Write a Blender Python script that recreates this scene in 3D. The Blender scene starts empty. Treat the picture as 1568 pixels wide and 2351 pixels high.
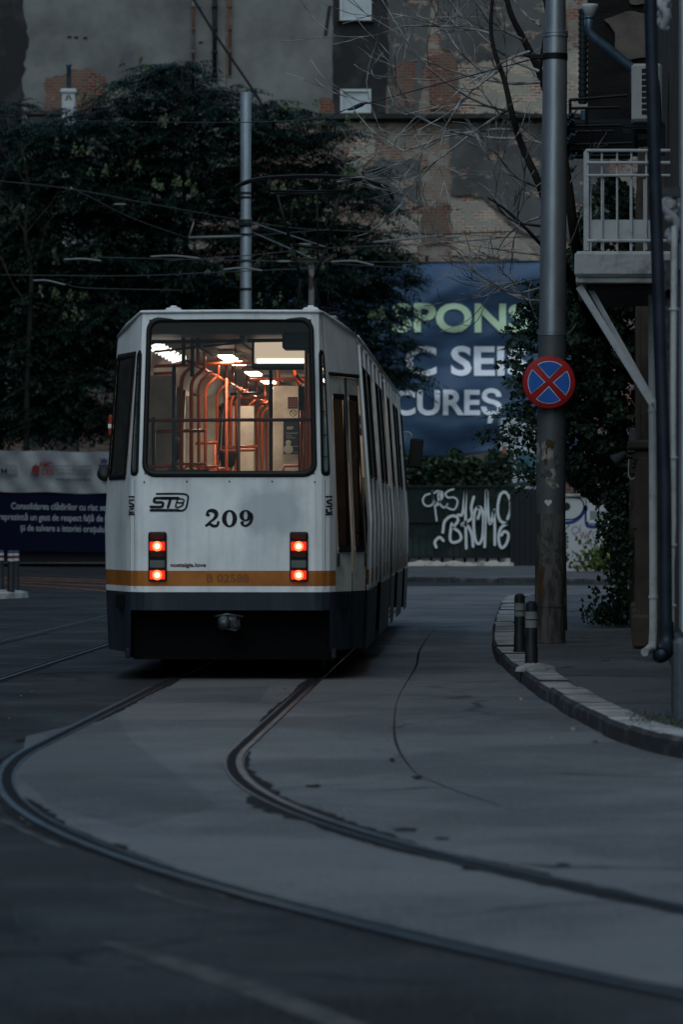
import bpy, math, random
import numpy as np
from mathutils import Vector, Matrix, noise
sc = bpy.context.scene
COL = sc.collection
random.seed(7)
# ------------------------------------------------------------------ camera, sky, sun, exposure
F, CX, HY, CH = 8820.0, 784.0, 1195.0, 1.5      # focal length, centre and horizon in units of a 1568-wide picture; eye height
cam = bpy.data.cameras.new('camera'); co = bpy.data.objects.new('camera', cam); COL.objects.link(co)
cam.sensor_fit = 'HORIZONTAL'; cam.sensor_width = 24; cam.lens = F / 1568 * 24
cam.clip_start = .2; cam.clip_end = 2000
co.location = (0, 0, CH); co.rotation_euler = (math.radians(90) + math.atan((HY - 1175.5) / F), 0, 0)
cam.dof.use_dof = True; cam.dof.focus_distance = 44.5; cam.dof.aperture_fstop = 3.5; cam.dof.aperture_blades = 9
sc.camera = co
W = bpy.data.worlds.new('World'); sc.world = W; W.use_nodes = True
wn = W.node_tree; bg = wn.nodes['Background']
sky = wn.nodes.new('ShaderNodeTexSky'); sky.sky_type = 'NISHITA'; sky.sun_disc = False
SUN_EL, SUN_ROT = math.radians(52), math.radians(186)
sky.sun_elevation = SUN_EL; sky.sun_rotation = SUN_ROT; sky.air_density = 1.1; sky.dust_density = 1.0; sky.ozone_density = 1.6
tint = wn.nodes.new('ShaderNodeMix'); tint.data_type = 'RGBA'; tint.blend_type = 'MULTIPLY'; tint.inputs[0].default_value = 1; tint.inputs[7].default_value = (.85, 1.0, .975, 1)
wn.links.new(sky.outputs[0], tint.inputs[6]); wn.links.new(tint.outputs[2], bg.inputs[0]); bg.inputs[1].default_value = 0.10
sl = bpy.data.lights.new('sun', 'SUN'); sl.energy = 1.15; sl.angle = math.radians(60); sl.color = (.88, .96, 1)
so = bpy.data.objects.new('sun', sl); COL.objects.link(so)
sd = Vector((math.sin(SUN_ROT) * math.cos(SUN_EL), math.cos(SUN_ROT) * math.cos(SUN_EL), math.sin(SUN_EL) ))
so.rotation_euler = sd.to_track_quat('Z', 'Y').to_euler()
sc.view_settings.view_transform = 'Standard'; sc.view_settings.look = 'None'
sc.view_settings.exposure = -0.2; sc.view_settings.gamma = 1
sc.cycles.max_bounces = 8; sc.cycles.transparent_max_bounces = 16; sc.cycles.sample_clamp_indirect = 4

def P(x, y, Y): return Vector(((x - CX) * Y / F, Y, CH + (HY - y) * Y / F))   # a place in the street, Y metres off
def GY(y, h=0.0): return (CH - h) * F / (y - HY)

# ------------------------------------------------------------------ materials
def mat(name, col, rough=.7, metal=0., n=None, n_scale=3., col2=None, mask=(.4, .65), bump=0., bscale=40., detail=6, emit=None, stretch=None, spec=.22):
    m = bpy.data.materials.new(name); m.use_nodes = True; t = m.node_tree; L = t.links
    b = t.nodes['Principled BSDF']; b.inputs['Roughness'].default_value = rough; b.inputs['Metallic'].default_value = metal
    b.inputs['Base Color'].default_value = (*col, 1); b.inputs['Specular IOR Level'].default_value = spec
    tc = t.nodes.new('ShaderNodeTexCoord'); src = tc.outputs['Object']
    if stretch:
        mp = t.nodes.new('ShaderNodeMapping'); mp.inputs['Scale'].default_value = stretch; L.new(src, mp.inputs[0]); src = mp.outputs[0]
    if col2:
        no = t.nodes.new('ShaderNodeTexNoise'); no.inputs['Scale'].default_value = n_scale; no.inputs['Detail'].default_value = detail; no.inputs['Roughness'].default_value = .62
        L.new(src, no.inputs[0]); r = t.nodes.new('ShaderNodeMapRange'); r.inputs[1].default_value, r.inputs[2].default_value = mask
        L.new(no.outputs[0], r.inputs[0]); mx = t.nodes.new('ShaderNodeMix'); mx.data_type = 'RGBA'
        mx.inputs[6].default_value = (*col, 1); mx.inputs[7].default_value = (*col2, 1); L.new(r.outputs[0], mx.inputs[0]); L.new(mx.outputs[2], b.inputs['Base Color'])
    if bump:
        nb = t.nodes.new('ShaderNodeTexNoise'); nb.inputs['Scale'].default_value = bscale; nb.inputs['Detail'].default_value = 8
        L.new(src, nb.inputs[0]); bu = t.nodes.new('ShaderNodeBump'); bu.inputs['Strength'].default_value = bump; bu.inputs['Distance'].default_value = .02
        L.new(nb.outputs[0], bu.inputs['Height']); L.new(bu.outputs[0], b.inputs['Normal'])
    if emit: b.inputs['Emission Color'].default_value = (*emit[0], 1); b.inputs['Emission Strength'].default_value = emit[1]
    return m

def glass(name, tint=(1, 1, 1), refl=1.0, rough=.02):
    m = bpy.data.materials.new(name); m.use_nodes = True; t = m.node_tree; t.nodes.clear(); L = t.links
    o = t.nodes.new('ShaderNodeOutputMaterial'); a = t.nodes.new('ShaderNodeBsdfTransparent'); g = t.nodes.new('ShaderNodeBsdfGlossy')
    a.inputs[0].default_value = (*tint, 1); g.inputs['Roughness'].default_value = rough
    fr = t.nodes.new('ShaderNodeFresnel'); fr.inputs[0].default_value = 1.45; mu = t.nodes.new('ShaderNodeMath'); mu.operation = 'MULTIPLY'; mu.inputs[1].default_value = refl
    mx = t.nodes.new('ShaderNodeMixShader'); L.new(fr.outputs[0], mu.inputs[0]); L.new(mu.outputs[0], mx.inputs[0]); L.new(a.outputs[0], mx.inputs[1]); L.new(g.outputs[0], mx.inputs[2]); L.new(mx.outputs[0], o.inputs[0])
    return m

def asphalt(name, base, dark, light, spec=.3):
    m = bpy.data.materials.new(name); m.use_nodes = True; t = m.node_tree; L = t.links; b = t.nodes['Principled BSDF']; b.inputs['Specular IOR Level'].default_value = spec
    tc = t.nodes.new('ShaderNodeTexCoord')
    def nz(scale, detail, rough=.6, st=None):
        n = t.nodes.new('ShaderNodeTexNoise'); n.inputs['Scale'].default_value = scale; n.inputs['Detail'].default_value = detail; n.inputs['Roughness'].default_value = rough
        if st:
            mp = t.nodes.new('ShaderNodeMapping'); mp.inputs['Scale'].default_value = st; L.new(tc.outputs['Object'], mp.inputs[0]); L.new(mp.outputs[0], n.inputs[0])
        else: L.new(tc.outputs['Object'], n.inputs[0])
        return n.outputs[0]
    def rng(v, a, c, lo=0., hi=1.):
        r = t.nodes.new('ShaderNodeMapRange'); r.inputs[1].default_value = a; r.inputs[2].default_value = c; r.inputs[3].default_value = lo; r.inputs[4].default_value = hi
        L.new(v, r.inputs[0]); return r.outputs[0]
    def mix(f, A, B):
        x = t.nodes.new('ShaderNodeMix'); x.data_type = 'RGBA'; L.new(f, x.inputs[0])
        for i, v in ((6, A), (7, B)):
            if isinstance(v, tuple): x.inputs[i].default_value = (*v, 1)
            else: L.new(v, x.inputs[i])
        return x.outputs[2]
    c = mix(rng(nz(.33, 5, .55), .46, .545), base, dark)                 # broad old and new patches
    c = mix(rng(nz(.8, 8, .68, (1, .6, 1)), .5, .72, 0, .75), c, light)  # dusty streaks
    c = mix(rng(nz(2.6, 8, .7, (1, .5, 1)), .60, .70, 0, .85), c, dark)      # oil spots
    c = mix(rng(nz(40, 4), .45, .62, 0, .75), c, light); c = mix(rng(nz(26, 5), .50, .72, 0, .7), c, dark)                 # aggregate
    vo = t.nodes.new('ShaderNodeTexVoronoi'); vo.feature = 'DISTANCE_TO_EDGE'; vo.inputs['Scale'].default_value = .22
    wv = t.nodes.new('ShaderNodeMix'); wv.data_type = 'VECTOR'; wv.inputs[0].default_value = .3
    n2 = t.nodes.new('ShaderNodeTexNoise'); n2.inputs['Scale'].default_value = .9; n2.inputs['Detail'].default_value = 5; L.new(tc.outputs['Object'], n2.inputs[0])
    ad = t.nodes.new('ShaderNodeVectorMath'); ad.operation = 'MULTIPLY_ADD'; ad.inputs[1].default_value = (1.4, 1.4, 0); L.new(n2.outputs[1], ad.inputs[0]); L.new(tc.outputs['Object'], ad.inputs[2])
    L.new(ad.outputs[0], vo.inputs['Vector'])
    crack = rng(vo.outputs[0], .0, .012, 1, 0)
    cm = t.nodes.new('ShaderNodeMath'); cm.operation = 'MULTIPLY'; L.new(crack, cm.inputs[0]); L.new(rng(nz(.5, 3), .48, .6), cm.inputs[1])
    c = mix(cm.outputs[0], c, (.008, .008, .009))
    L.new(c, b.inputs['Base Color'])
    L.new(rng(nz(.8, 5), .35, .65, .48, .75), b.inputs['Roughness'])
    bu = t.nodes.new('ShaderNodeBump'); bu.inputs['Strength'].default_value = .5; bu.inputs['Distance'].default_value = .012
    L.new(nz(45, 6), bu.inputs['Height']); bu.inputs['Strength'].default_value = .9
    b2 = t.nodes.new('ShaderNodeBump'); b2.inputs['Strength'].default_value = .35; b2.inputs['Distance'].default_value = .05; L.new(nz(1.6, 5), b2.inputs['Height']); L.new(bu.outputs[0], b2.inputs['Normal'])
    L.new(b2.outputs[0], b.inputs['Normal'])
    return m

def bricks(name, plaster=None, amount=(.5, .6), pscale=.25, brick=(.20, .06, .04), brick2=(.10, .04, .03), mortar=(.22, .20, .17), pcol2=None):
    """brick wall; where the noise allows, plaster still covers it"""
    m = bpy.data.materials.new(name); m.use_nodes = True; t = m.node_tree; L = t.links; b = t.nodes['Principled BSDF']; b.inputs['Roughness'].default_value = .9; b.inputs['Specular IOR Level'].default_value = .15
    tc = t.nodes.new('ShaderNodeTexCoord'); mp = t.nodes.new('ShaderNodeMapping'); mp.inputs['Rotation'].default_value = (math.radians(90), 0, 0)
    L.new(tc.outputs['Object'], mp.inputs[0]); br = t.nodes.new('ShaderNodeTexBrick')
    br.inputs['Color1'].default_value = (*brick, 1); br.inputs['Color2'].default_value = (*brick2, 1); br.inputs['Mortar'].default_value = (*mortar, 1)
    br.inputs['Scale'].default_value = 1; br.inputs['Brick Width'].default_value = .34; br.inputs['Row Height'].default_value = .12; br.inputs['Mortar Size'].default_value = .022
    sep = t.nodes.new('ShaderNodeSeparateXYZ'); L.new(tc.outputs['Object'], sep.inputs[0]); cmb = t.nodes.new('ShaderNodeCombineXYZ'); L.new(sep.outputs[0], cmb.inputs[0]); L.new(sep.outputs[2], cmb.inputs[1])
    L.new(cmb.outputs[0], br.inputs['Vector'])
    n3 = t.nodes.new('ShaderNodeTexNoise'); n3.inputs['Scale'].default_value = .7; n3.inputs['Detail'].default_value = 6; L.new(tc.outputs['Object'], n3.inputs[0])
    dk = t.nodes.new('ShaderNodeMix'); dk.data_type = 'RGBA'; r0 = t.nodes.new('ShaderNodeMapRange'); r0.inputs[1].default_value = .4; r0.inputs[2].default_value = .66; r0.inputs[4].default_value = .75
    L.new(n3.outputs[0], r0.inputs[0]); L.new(r0.outputs[0], dk.inputs[0]); L.new(br.outputs[0], dk.inputs[6]); dk.inputs[7].default_value = (*mortar, 1)
    c = dk.outputs[2]
    if plaster:
        n = t.nodes.new('ShaderNodeTexNoise'); n.inputs['Scale'].default_value = pscale; n.inputs['Detail'].default_value = 9; n.inputs['Roughness'].default_value = .68; n.inputs['Distortion'].default_value = .3
        ms = t.nodes.new('ShaderNodeMapping'); ms.inputs['Scale'].default_value = (1, 1, 2.4); L.new(tc.outputs['Object'], ms.inputs[0]); L.new(ms.outputs[0], n.inputs[0])
        r = t.nodes.new('ShaderNodeMapRange'); r.inputs[1].default_value, r.inputs[2].default_value = amount; L.new(n.outputs[0], r.inputs[0])
        n4 = t.nodes.new('ShaderNodeTexNoise'); n4.inputs['Scale'].default_value = .45; n4.inputs['Detail'].default_value = 10; n4.inputs['Roughness'].default_value = .6; L.new(tc.outputs['Object'], n4.inputs[0])
        r4 = t.nodes.new('ShaderNodeMapRange'); r4.inputs[1].default_value = .38; r4.inputs[2].default_value = .64; L.new(n4.outputs[0], r4.inputs[0])
        pc = t.nodes.new('ShaderNodeMix'); pc.data_type = 'RGBA'; pc.inputs[6].default_value = (*plaster, 1); pc.inputs[7].default_value = (*(pcol2 or tuple(v * .62 for v in plaster)), 1); L.new(r4.outputs[0], pc.inputs[0])
        mx = t.nodes.new('ShaderNodeMix'); mx.data_type = 'RGBA'; L.new(r.outputs[0], mx.inputs[0]); L.new(c, mx.inputs[6]); L.new(pc.outputs[2], mx.inputs[7]); c = mx.outputs[2]
    L.new(c, b.inputs['Base Color'])
    bu = t.nodes.new('ShaderNodeBump'); bu.inputs['Strength'].default_value = .6; bu.inputs['Distance'].default_value = .03; n5 = t.nodes.new('ShaderNodeTexNoise'); n5.inputs['Scale'].default_value = 3; n5.inputs['Detail'].default_value = 8
    L.new(tc.outputs['Object'], n5.inputs[0]); L.new(n5.outputs[0], bu.inputs['Height']); L.new(bu.outputs[0], b.inputs['Normal'])
    return m

def leafmat(name, a, b_, rough=.45):
    m = bpy.data.materials.new(name); m.use_nodes = True; t = m.node_tree; L = t.links; b = t.nodes['Principled BSDF']; b.inputs['Roughness'].default_value = rough; b.inputs['Specular IOR Level'].default_value = .25
    g = t.nodes.new('ShaderNodeNewGeometry'); mx = t.nodes.new('ShaderNodeMix'); mx.data_type = 'RGBA'; mx.inputs[6].default_value = (*a, 1); mx.inputs[7].default_value = (*b_, 1)
    L.new(g.outputs['Random Per Island'], mx.inputs[0]); L.new(mx.outputs[2], b.inputs['Base Color'])
    return m

# ------------------------------------------------------------------ mesh builder
class MB:
    def __init__(s): s.v = []; s.f = []; s.m = []
    def add(s, vs, fs, mi=0):
        o = len(s.v); s.v += [tuple(v) for v in vs]; s.f += [tuple(i + o for i in f) for f in fs]; s.m += [mi] * len(fs)
    def quad(s, a, b, c, d, mi=0): s.add((a, b, c, d), ((0, 1, 2, 3),), mi)
    def box(s, c, size, rot=None, mi=0, bev=0.):
        hx, hy, hz = (q / 2 for q in size)
        if bev:
            e = min(bev, hx * .9, hy * .9, hz * .9); vs = []
            # bevelled box: octagonal-edged shell
            pts = {}
            def pv(x, y, z):
                k = (round(x, 6), round(y, 6), round(z, 6))
                if k not in pts: pts[k] = len(vs); vs.append(Vector(k))
                return pts[k]
            fs = []
            for ax in range(3):
                for sg in (-1, 1):
                    h = [hx, hy, hz]; o1, o2 = [i for i in range(3) if i != ax]
                    q = []
                    for a, b in ((-1, -1), (1, -1), (1, 1), (-1, 1)):
                        p = [0, 0, 0]; p[ax] = sg * h[ax]; p[o1] = a * (h[o1] - e); p[o2] = b * (h[o2] - e); q.append(pv(*p))
                    if (sg > 0) ^ (ax == 1): fs.append(tuple(q))
                    else: fs.append(tuple(q[::-1]))
            for ax in range(3):
                o1, o2 = [i for i in range(3) if i != ax]; h = [hx, hy, hz]
                for a in (-1, 1):
                    for b in (-1, 1):
                        q = []
                        for w, sx in ((o1, -1), (o1, 1), (o2, 1), (o2, -1)):
                            p = [0, 0, 0]; p[ax] = sx * (h[ax] - e)
                            p[o1] = a * (h[o1] - (0 if w == o1 else e)); p[o2] = b * (h[o2] - (0 if w == o2 else e)); q.append(pv(*p))
                        fs.append(tuple(q))
            for a in (-1, 1):
                for b in (-1, 1):
                    for c_ in (-1, 1):
                        fs.append((pv(a * hx, b * (hy - e), c_ * (hz - e)), pv(a * (hx - e), b * hy, c_ * (hz - e)), pv(a * (hx - e), b * (hy - e), c_ * hz)))
        else:
            vs = [Vector((x * hx, y * hy, z * hz)) for x in (-1, 1) for y in (-1, 1) for z in (-1, 1)]
            fs = ((0, 1, 3, 2), (4, 6, 7, 5), (0, 4, 5, 1), (2, 3, 7, 6), (0, 2, 6, 4), (1, 5, 7, 3))
        if rot is not None: vs = [rot @ v for v in vs]
        c = Vector(c); s.add([v + c for v in vs], fs, mi)
    def tube(s, pts, r, n=8, mi=0, caps=True):
        pts = [Vector(p) for p in pts]; k = len(pts); rs = r if isinstance(r, (list, tuple)) else [r] * k
        t0 = (pts[1] - pts[0]).normalized(); up = Vector((0, 0, 1)) if abs(t0.z) < .9 else Vector((1, 0, 0)); u = t0.cross(up).normalized()
        vs = []
        for i, p in enumerate(pts):
            t = (pts[min(i + 1, k - 1)] - pts[max(i - 1, 0)]).normalized(); u = (u - t * u.dot(t))
            u = u.normalized() if u.length > 1e-6 else t.orthogonal().normalized(); w = t.cross(u)
            for j in range(n):
                a = 2 * math.pi * j / n; vs.append(p + (u * math.cos(a) + w * math.sin(a)) * rs[i])
        fs = [(i * n + j, i * n + (j + 1) % n, (i + 1) * n + (j + 1) % n, (i + 1) * n + j) for i in range(k - 1) for j in range(n)]
        if caps: fs += [tuple(range(n))[::-1], tuple((k - 1) * n + j for j in range(n))]
        s.add(vs, fs, mi)
    def lathe(s, prof, c=(0, 0, 0), n=20, mi=0, M=None):
        vs = []; c = Vector(c)
        for r, z in prof:
            for j in range(n):
                a = 2 * math.pi * j / n; q = Vector((r * math.cos(a), r * math.sin(a), z))
                if M is not None: q = M @ q
                vs.append(q + c)
        k = len(prof); fs = [(i * n + j, i * n + (j + 1) % n, (i + 1) * n + (j + 1) % n, (i + 1) * n + j) for i in range(k - 1) for j in range(n)]
        fs += [tuple(range(n))[::-1], tuple((k - 1) * n + j for j in range(n))]
        s.add(vs, fs, mi)
    def prism(s, outline, d, mi=0):
        """outline: 3D points of one planar face, d: extrusion vector"""
        n = len(outline); o = [Vector(p) for p in outline]; d = Vector(d)
        s.add(o + [p + d for p in o], [tuple(range(n)), tuple(range(2 * n - 1, n - 1, -1))] + [(i, i + n, (i + 1) % n + n, (i + 1) % n) for i in range(n)], mi)
    def build(s, name, mats, parent=None, smooth=False):
        me = bpy.data.meshes.new(name); me.from_pydata(s.v, [], s.f)
        for m in (mats if isinstance(mats, (list, tuple)) else [mats]): me.materials.append(m)
        if len(set(s.m)) > 1: me.polygons.foreach_set('material_index', s.m)
        if smooth: me.polygons.foreach_set('use_smooth', [True] * len(s.f))
        me.update(); o = bpy.data.objects.new(name, me); COL.objects.link(o)
        if parent is not None: o.parent = parent
        return o
def smooth_angle(o, deg=40):
    me = o.data; me.polygons.foreach_set('use_smooth', [True] * len(me.polygons))
    try: me.set_sharp_from_angle(angle=math.radians(deg))
    except Exception: pass
    return o
def fixn(o):
    import bmesh
    b = bmesh.new(); b.from_mesh(o.data); bmesh.ops.recalc_face_normals(b, faces=b.faces); b.to_mesh(o.data); b.free(); return o
def empty(name, loc=(0, 0, 0), rz=0., label=None, cat=None, group=None):
    o = bpy.data.objects.new(name, None); COL.objects.link(o); o.location = loc; o.rotation_euler = (0, 0, rz); o.empty_display_size = .2
    return tag(o, label, cat, group)
def tag(o, label=None, cat=None, group=None, kind=None):
    if label: o['label'] = label
    if cat: o['category'] = cat
    if group: o['group'] = group
    if kind: o['kind'] = kind
    return o
def catmull(pts, n=6):
    pts = [Vector(p) for p in pts]
    if len(pts) < 3: return pts
    q = [pts[0] * 2 - pts[1]] + pts + [pts[-1] * 2 - pts[-2]]; out = []
    for i in range(1, len(q) - 2):
        for j in range(n):
            t = j / n; a, b, c, d = q[i - 1], q[i], q[i + 1], q[i + 2]
            out.append(.5 * ((2 * b) + (c - a) * t + (2 * a - 5 * b + 4 * c - d) * t * t + (3 * b - a - 3 * c + d) * t ** 3))
    return out + [pts[-1]]
def ribbon(mb, pts, w, M, mi=0, sm=6, lift=0.):
    """a painted stroke: 2D points -> flat strip; M maps (a,b,lift) to 3D"""
    p = catmull([(a, b, 0) for a, b in pts], sm) if sm else [Vector((a, b, 0)) for a, b in pts]
    k = len(p); L = []; R = []
    for i in range(k):
        t = (p[min(i + 1, k - 1)] - p[max(i - 1, 0)]); t = t.normalized() if t.length > 1e-9 else Vector((1, 0, 0)); nn = Vector((-t.y, t.x, 0))
        ww = (w(i / (k - 1)) if callable(w) else w) / 2; L.append(p[i] + nn * ww); R.append(p[i] - nn * ww)
    # round ends
    t0 = (p[1] - p[0]).normalized(); t1 = (p[-1] - p[-2]).normalized(); w0 = (w(0) if callable(w) else w) / 2; w1 = (w(1) if callable(w) else w) / 2
    L = [p[0] - t0 * w0 * .8 + (L[0] - p[0]) * .5] + L + [p[-1] + t1 * w1 * .8 + (L[-1] - p[-1]) * .5]
    R = [p[0] - t0 * w0 * .8 + (R[0] - p[0]) * .5] + R + [p[-1] + t1 * w1 * .8 + (R[-1] - p[-1]) * .5]
    vs = [M(q.x, q.y) for q in L] + [M(q.x, q.y) for q in R]; n = len(L)
    mb.add(vs, [(i, i + 1, n + i + 1, n + i) for i in range(n - 1)], mi)
def text_mesh(txt, size, offset=0., shear=0., spacing=1., align='LEFT', maxlen=None, sx=1.):
    """lettering in the XY plane, returned as lists of vertices and faces"""
    cu = bpy.data.curves.new('lettering', 'FONT'); cu.body = txt; cu.size = size; cu.offset = offset; cu.shear = shear; cu.space_character = spacing; cu.align_x = align; cu.resolution_u = 4
    ob = bpy.data.objects.new('lettering', cu); COL.objects.link(ob); dg = bpy.context.evaluated_depsgraph_get(); dg.update()
    me = bpy.data.meshes.new_from_object(ob.evaluated_get(dg)); bpy.data.objects.remove(ob); bpy.data.curves.remove(cu)
    if maxlen:
        import bmesh
        b = bmesh.new(); b.from_mesh(me); bmesh.ops.triangulate(b, faces=b.faces)
        for _ in range(6):
            e = [x for x in b.edges if x.calc_length() > maxlen]
            if not e: break
            bmesh.ops.subdivide_edges(b, edges=e, cuts=1); bmesh.ops.triangulate(b, faces=b.faces)
        b.to_mesh(me); b.free()
    vs = [Vector((v.co.x * sx, v.co.y, 0)) for v in me.vertices]; fs = [tuple(p.vertices) for p in me.polygons]; bpy.data.meshes.remove(me)
    return vs, fs

M_ = dict(
 white=mat('tram_white', (.80, .82, .82), .42, n_scale=1.6, col2=(.50, .54, .56), mask=(.42, .72), bump=.12, bscale=2.2, stretch=(1, 1, .6)),
 orange=mat('tram_orange', (.42, .15, .03), .45, n_scale=3, col2=(.30, .10, .025)),
 tdark=mat('tram_navy', (.018, .027, .038), .5, n_scale=2, col2=(.04, .055, .068), mask=(.5, .8), stretch=(2, 2, .5)),
 tblack=mat('underframe_black', (.006, .006, .007), .95, spec=.05),
 rubber=mat('black_rubber', (.012, .013, .015), .5),
 cream=mat('cream_panel', (.74, .67, .57), .6, n_scale=3, col2=(.5, .44, .37)),
 ceil=mat('ceiling_grey', (.36, .35, .34), .5),
 pole_o=mat('orange_enamel', (.52, .085, .022), .25, spec=.6),
 pole_d=mat('dark_rail', (.05, .04, .04), .4),
 glass=glass('tram_glass', (.82, .84, .82), 1.1),
 dglass=glass('tinted_glass', (.035, .033, .032), 1.2),
 blind=mat('pale_blue_glass', (.16, .24, .26), .12),
 black=mat('black_paint', (.01, .01, .012), .45),
 roofg=mat('tram_roof', (.22, .24, .25), .6, n_scale=2, col2=(.13, .14, .15)),
 steel=mat('galvanised', (.40, .43, .46), .42, .75, n_scale=5, col2=(.30, .33, .36), bump=.05, bscale=60, stretch=(1, 1, .3)),
 conc=mat('pole_concrete', (.105, .102, .098), .85, n_scale=4, col2=(.04, .037, .034), mask=(.42, .6), bump=.3, bscale=30, stretch=(3, 3, .7)),
 kerb=mat('kerb_stone', (.36, .36, .345), .85, n_scale=3.5, col2=(.17, .17, .165), mask=(.42, .62), bump=.5, bscale=14),
 rail=mat('rail_steel', (.085, .10, .115), .40, .75, n_scale=2, col2=(.035, .042, .05)),
 rust=mat('orange_glint_rail', (.85, .30, .08), .3, .35, n_scale=2, col2=(.40, .15, .05)),  # orange on the far rails stands in for a warm light reflection
 groove=mat('rail_groove', (.008, .008, .009), .9),
 dirt=mat('dirt', (.014, .014, .015), .95, bump=.5),
 bark=mat('bark', (.022, .019, .017), .9, bump=.5),
 twig=mat('grey_twig', (.40, .39, .38), .8, n_scale=3, col2=(.06, .055, .05), mask=(.42, .6)),
 bark2=mat('dark_bark', (.022, .020, .020), .9),
 iron=mat('black_iron', (.012, .013, .015), .5, .3),
 stucco=mat('grey_stucco', (.40, .41, .42), .85, n_scale=2.2, col2=(.24, .25, .26), mask=(.5, .75), bump=.5, bscale=12),
 stuccod=mat('old_brown_stucco', (.085, .068, .052), .9, n_scale=2.2, col2=(.04, .032, .026), bump=.6, bscale=9),
 plinth=mat('plinth_grey', (.085, .095, .11), .7, n_scale=3, col2=(.05, .058, .07), bump=.3),
 wpaint=mat('white_paint', (.46, .48, .49), .6, n_scale=6, col2=(.28, .29, .30), mask=(.52, .75), bump=.3, bscale=20),
 pipeb=mat('blue_black_pipe', (.007, .012, .020), .4, n_scale=5, col2=(.016, .022, .032)),
 zinc=mat('zinc_pipe', (.10, .15, .20), .4, .5, n_scale=5, col2=(.06, .09, .12)),
 ac=mat('plastic_cream', (.42, .42, .40), .5, n_scale=2, col2=(.34, .34, .32)),
 arm=mat('weathered_arm', (.16, .165, .165), .5),
 wire=mat('wire', (.045, .05, .055), .6, .3),
 wired=mat('black_cable', (.01, .01, .012), .6),
 insul=mat('pale_insulator', (.45, .47, .48), .4),
 red=mat('sign_red', (.40, .018, .02), .4, n_scale=8, col2=(.33, .015, .018)),
 blue=mat('sign_blue', (.025, .13, .50), .4, n_scale=8, col2=(.02, .11, .42)),
 signw=mat('sign_white', (.75, .76, .78), .4),
)

def stained_paint(m, c, r, col):
    """an old scrubbed-graffiti cloud on the tail and fine vertical grime, both fixed to the paint"""
    t = m.node_tree; L = t.links; b = t.nodes['Principled BSDF']; old = b.inputs['Base Color'].links[0].from_socket; tc = t.nodes.new('ShaderNodeTexCoord')
    def math_(op, a, c2=None):
        n = t.nodes.new('ShaderNodeMath'); n.operation = op
        for i, v in enumerate((a, c2)):
            if v is None: continue
            if isinstance(v, (int, float)): n.inputs[i].default_value = v
            else: L.new(v, n.inputs[i])
        return n.outputs[0]
    no = t.nodes.new('ShaderNodeTexNoise'); no.inputs['Scale'].default_value = 3.2; no.inputs['Detail'].default_value = 7; L.new(tc.outputs['Object'], no.inputs[0])
    mp = t.nodes.new('ShaderNodeMapping'); mp.inputs['Location'].default_value = (-c[0], 0, -c[1] * 1.35); mp.inputs['Scale'].default_value = (1, 0, 1.35); L.new(tc.outputs['Object'], mp.inputs[0])
    ln = t.nodes.new('ShaderNodeVectorMath'); ln.operation = 'LENGTH'; L.new(mp.outputs[0], ln.inputs[0])
    v = math_('ADD', ln.outputs['Value'], math_('MULTIPLY', no.outputs[0], .55)); rg = t.nodes.new('ShaderNodeMapRange'); rg.inputs[1].default_value = r + .20; rg.inputs[2].default_value = r + .36; rg.inputs[3].default_value = .85; rg.inputs[4].default_value = 0; L.new(v, rg.inputs[0])
    m1 = t.nodes.new('ShaderNodeMix'); m1.data_type = 'RGBA'; L.new(rg.outputs[0], m1.inputs[0]); L.new(old, m1.inputs[6]); m1.inputs[7].default_value = (*col, 1)
    st = t.nodes.new('ShaderNodeMapping'); st.inputs['Scale'].default_value = (14, 14, .9); L.new(tc.outputs['Object'], st.inputs[0]); n2 = t.nodes.new('ShaderNodeTexNoise'); n2.inputs['Scale'].default_value = 1; n2.inputs['Detail'].default_value = 6; L.new(st.outputs[0], n2.inputs[0])
    r2 = t.nodes.new('ShaderNodeMapRange'); r2.inputs[1].default_value = .5; r2.inputs[2].default_value = .75; r2.inputs[4].default_value = .28; L.new(n2.outputs[0], r2.inputs[0])
    m2 = t.nodes.new('ShaderNodeMix'); m2.data_type = 'RGBA'; L.new(r2.outputs[0], m2.inputs[0]); L.new(m1.outputs[2], m2.inputs[6]); m2.inputs[7].default_value = (.36, .37, .36, 1); L.new(m2.outputs[2], b.inputs['Base Color'])
stained_paint(M_['white'], (.42, 1.62), .30, (.46, .49, .52))

# ------------------------------------------------------------------ the ground
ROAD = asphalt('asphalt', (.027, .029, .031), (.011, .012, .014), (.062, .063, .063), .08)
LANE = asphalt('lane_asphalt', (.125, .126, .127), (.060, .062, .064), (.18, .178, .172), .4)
PAVE = asphalt('pavement_asphalt', (.085, .087, .090), (.040, .041, .043), (.15, .15, .148))
g = MB(); g.quad((-400, -200, 0), (400, -200, 0), (400, 900, 0), (-400, 900, 0)); tag(g.build('road', ROAD), kind='structure')

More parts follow.
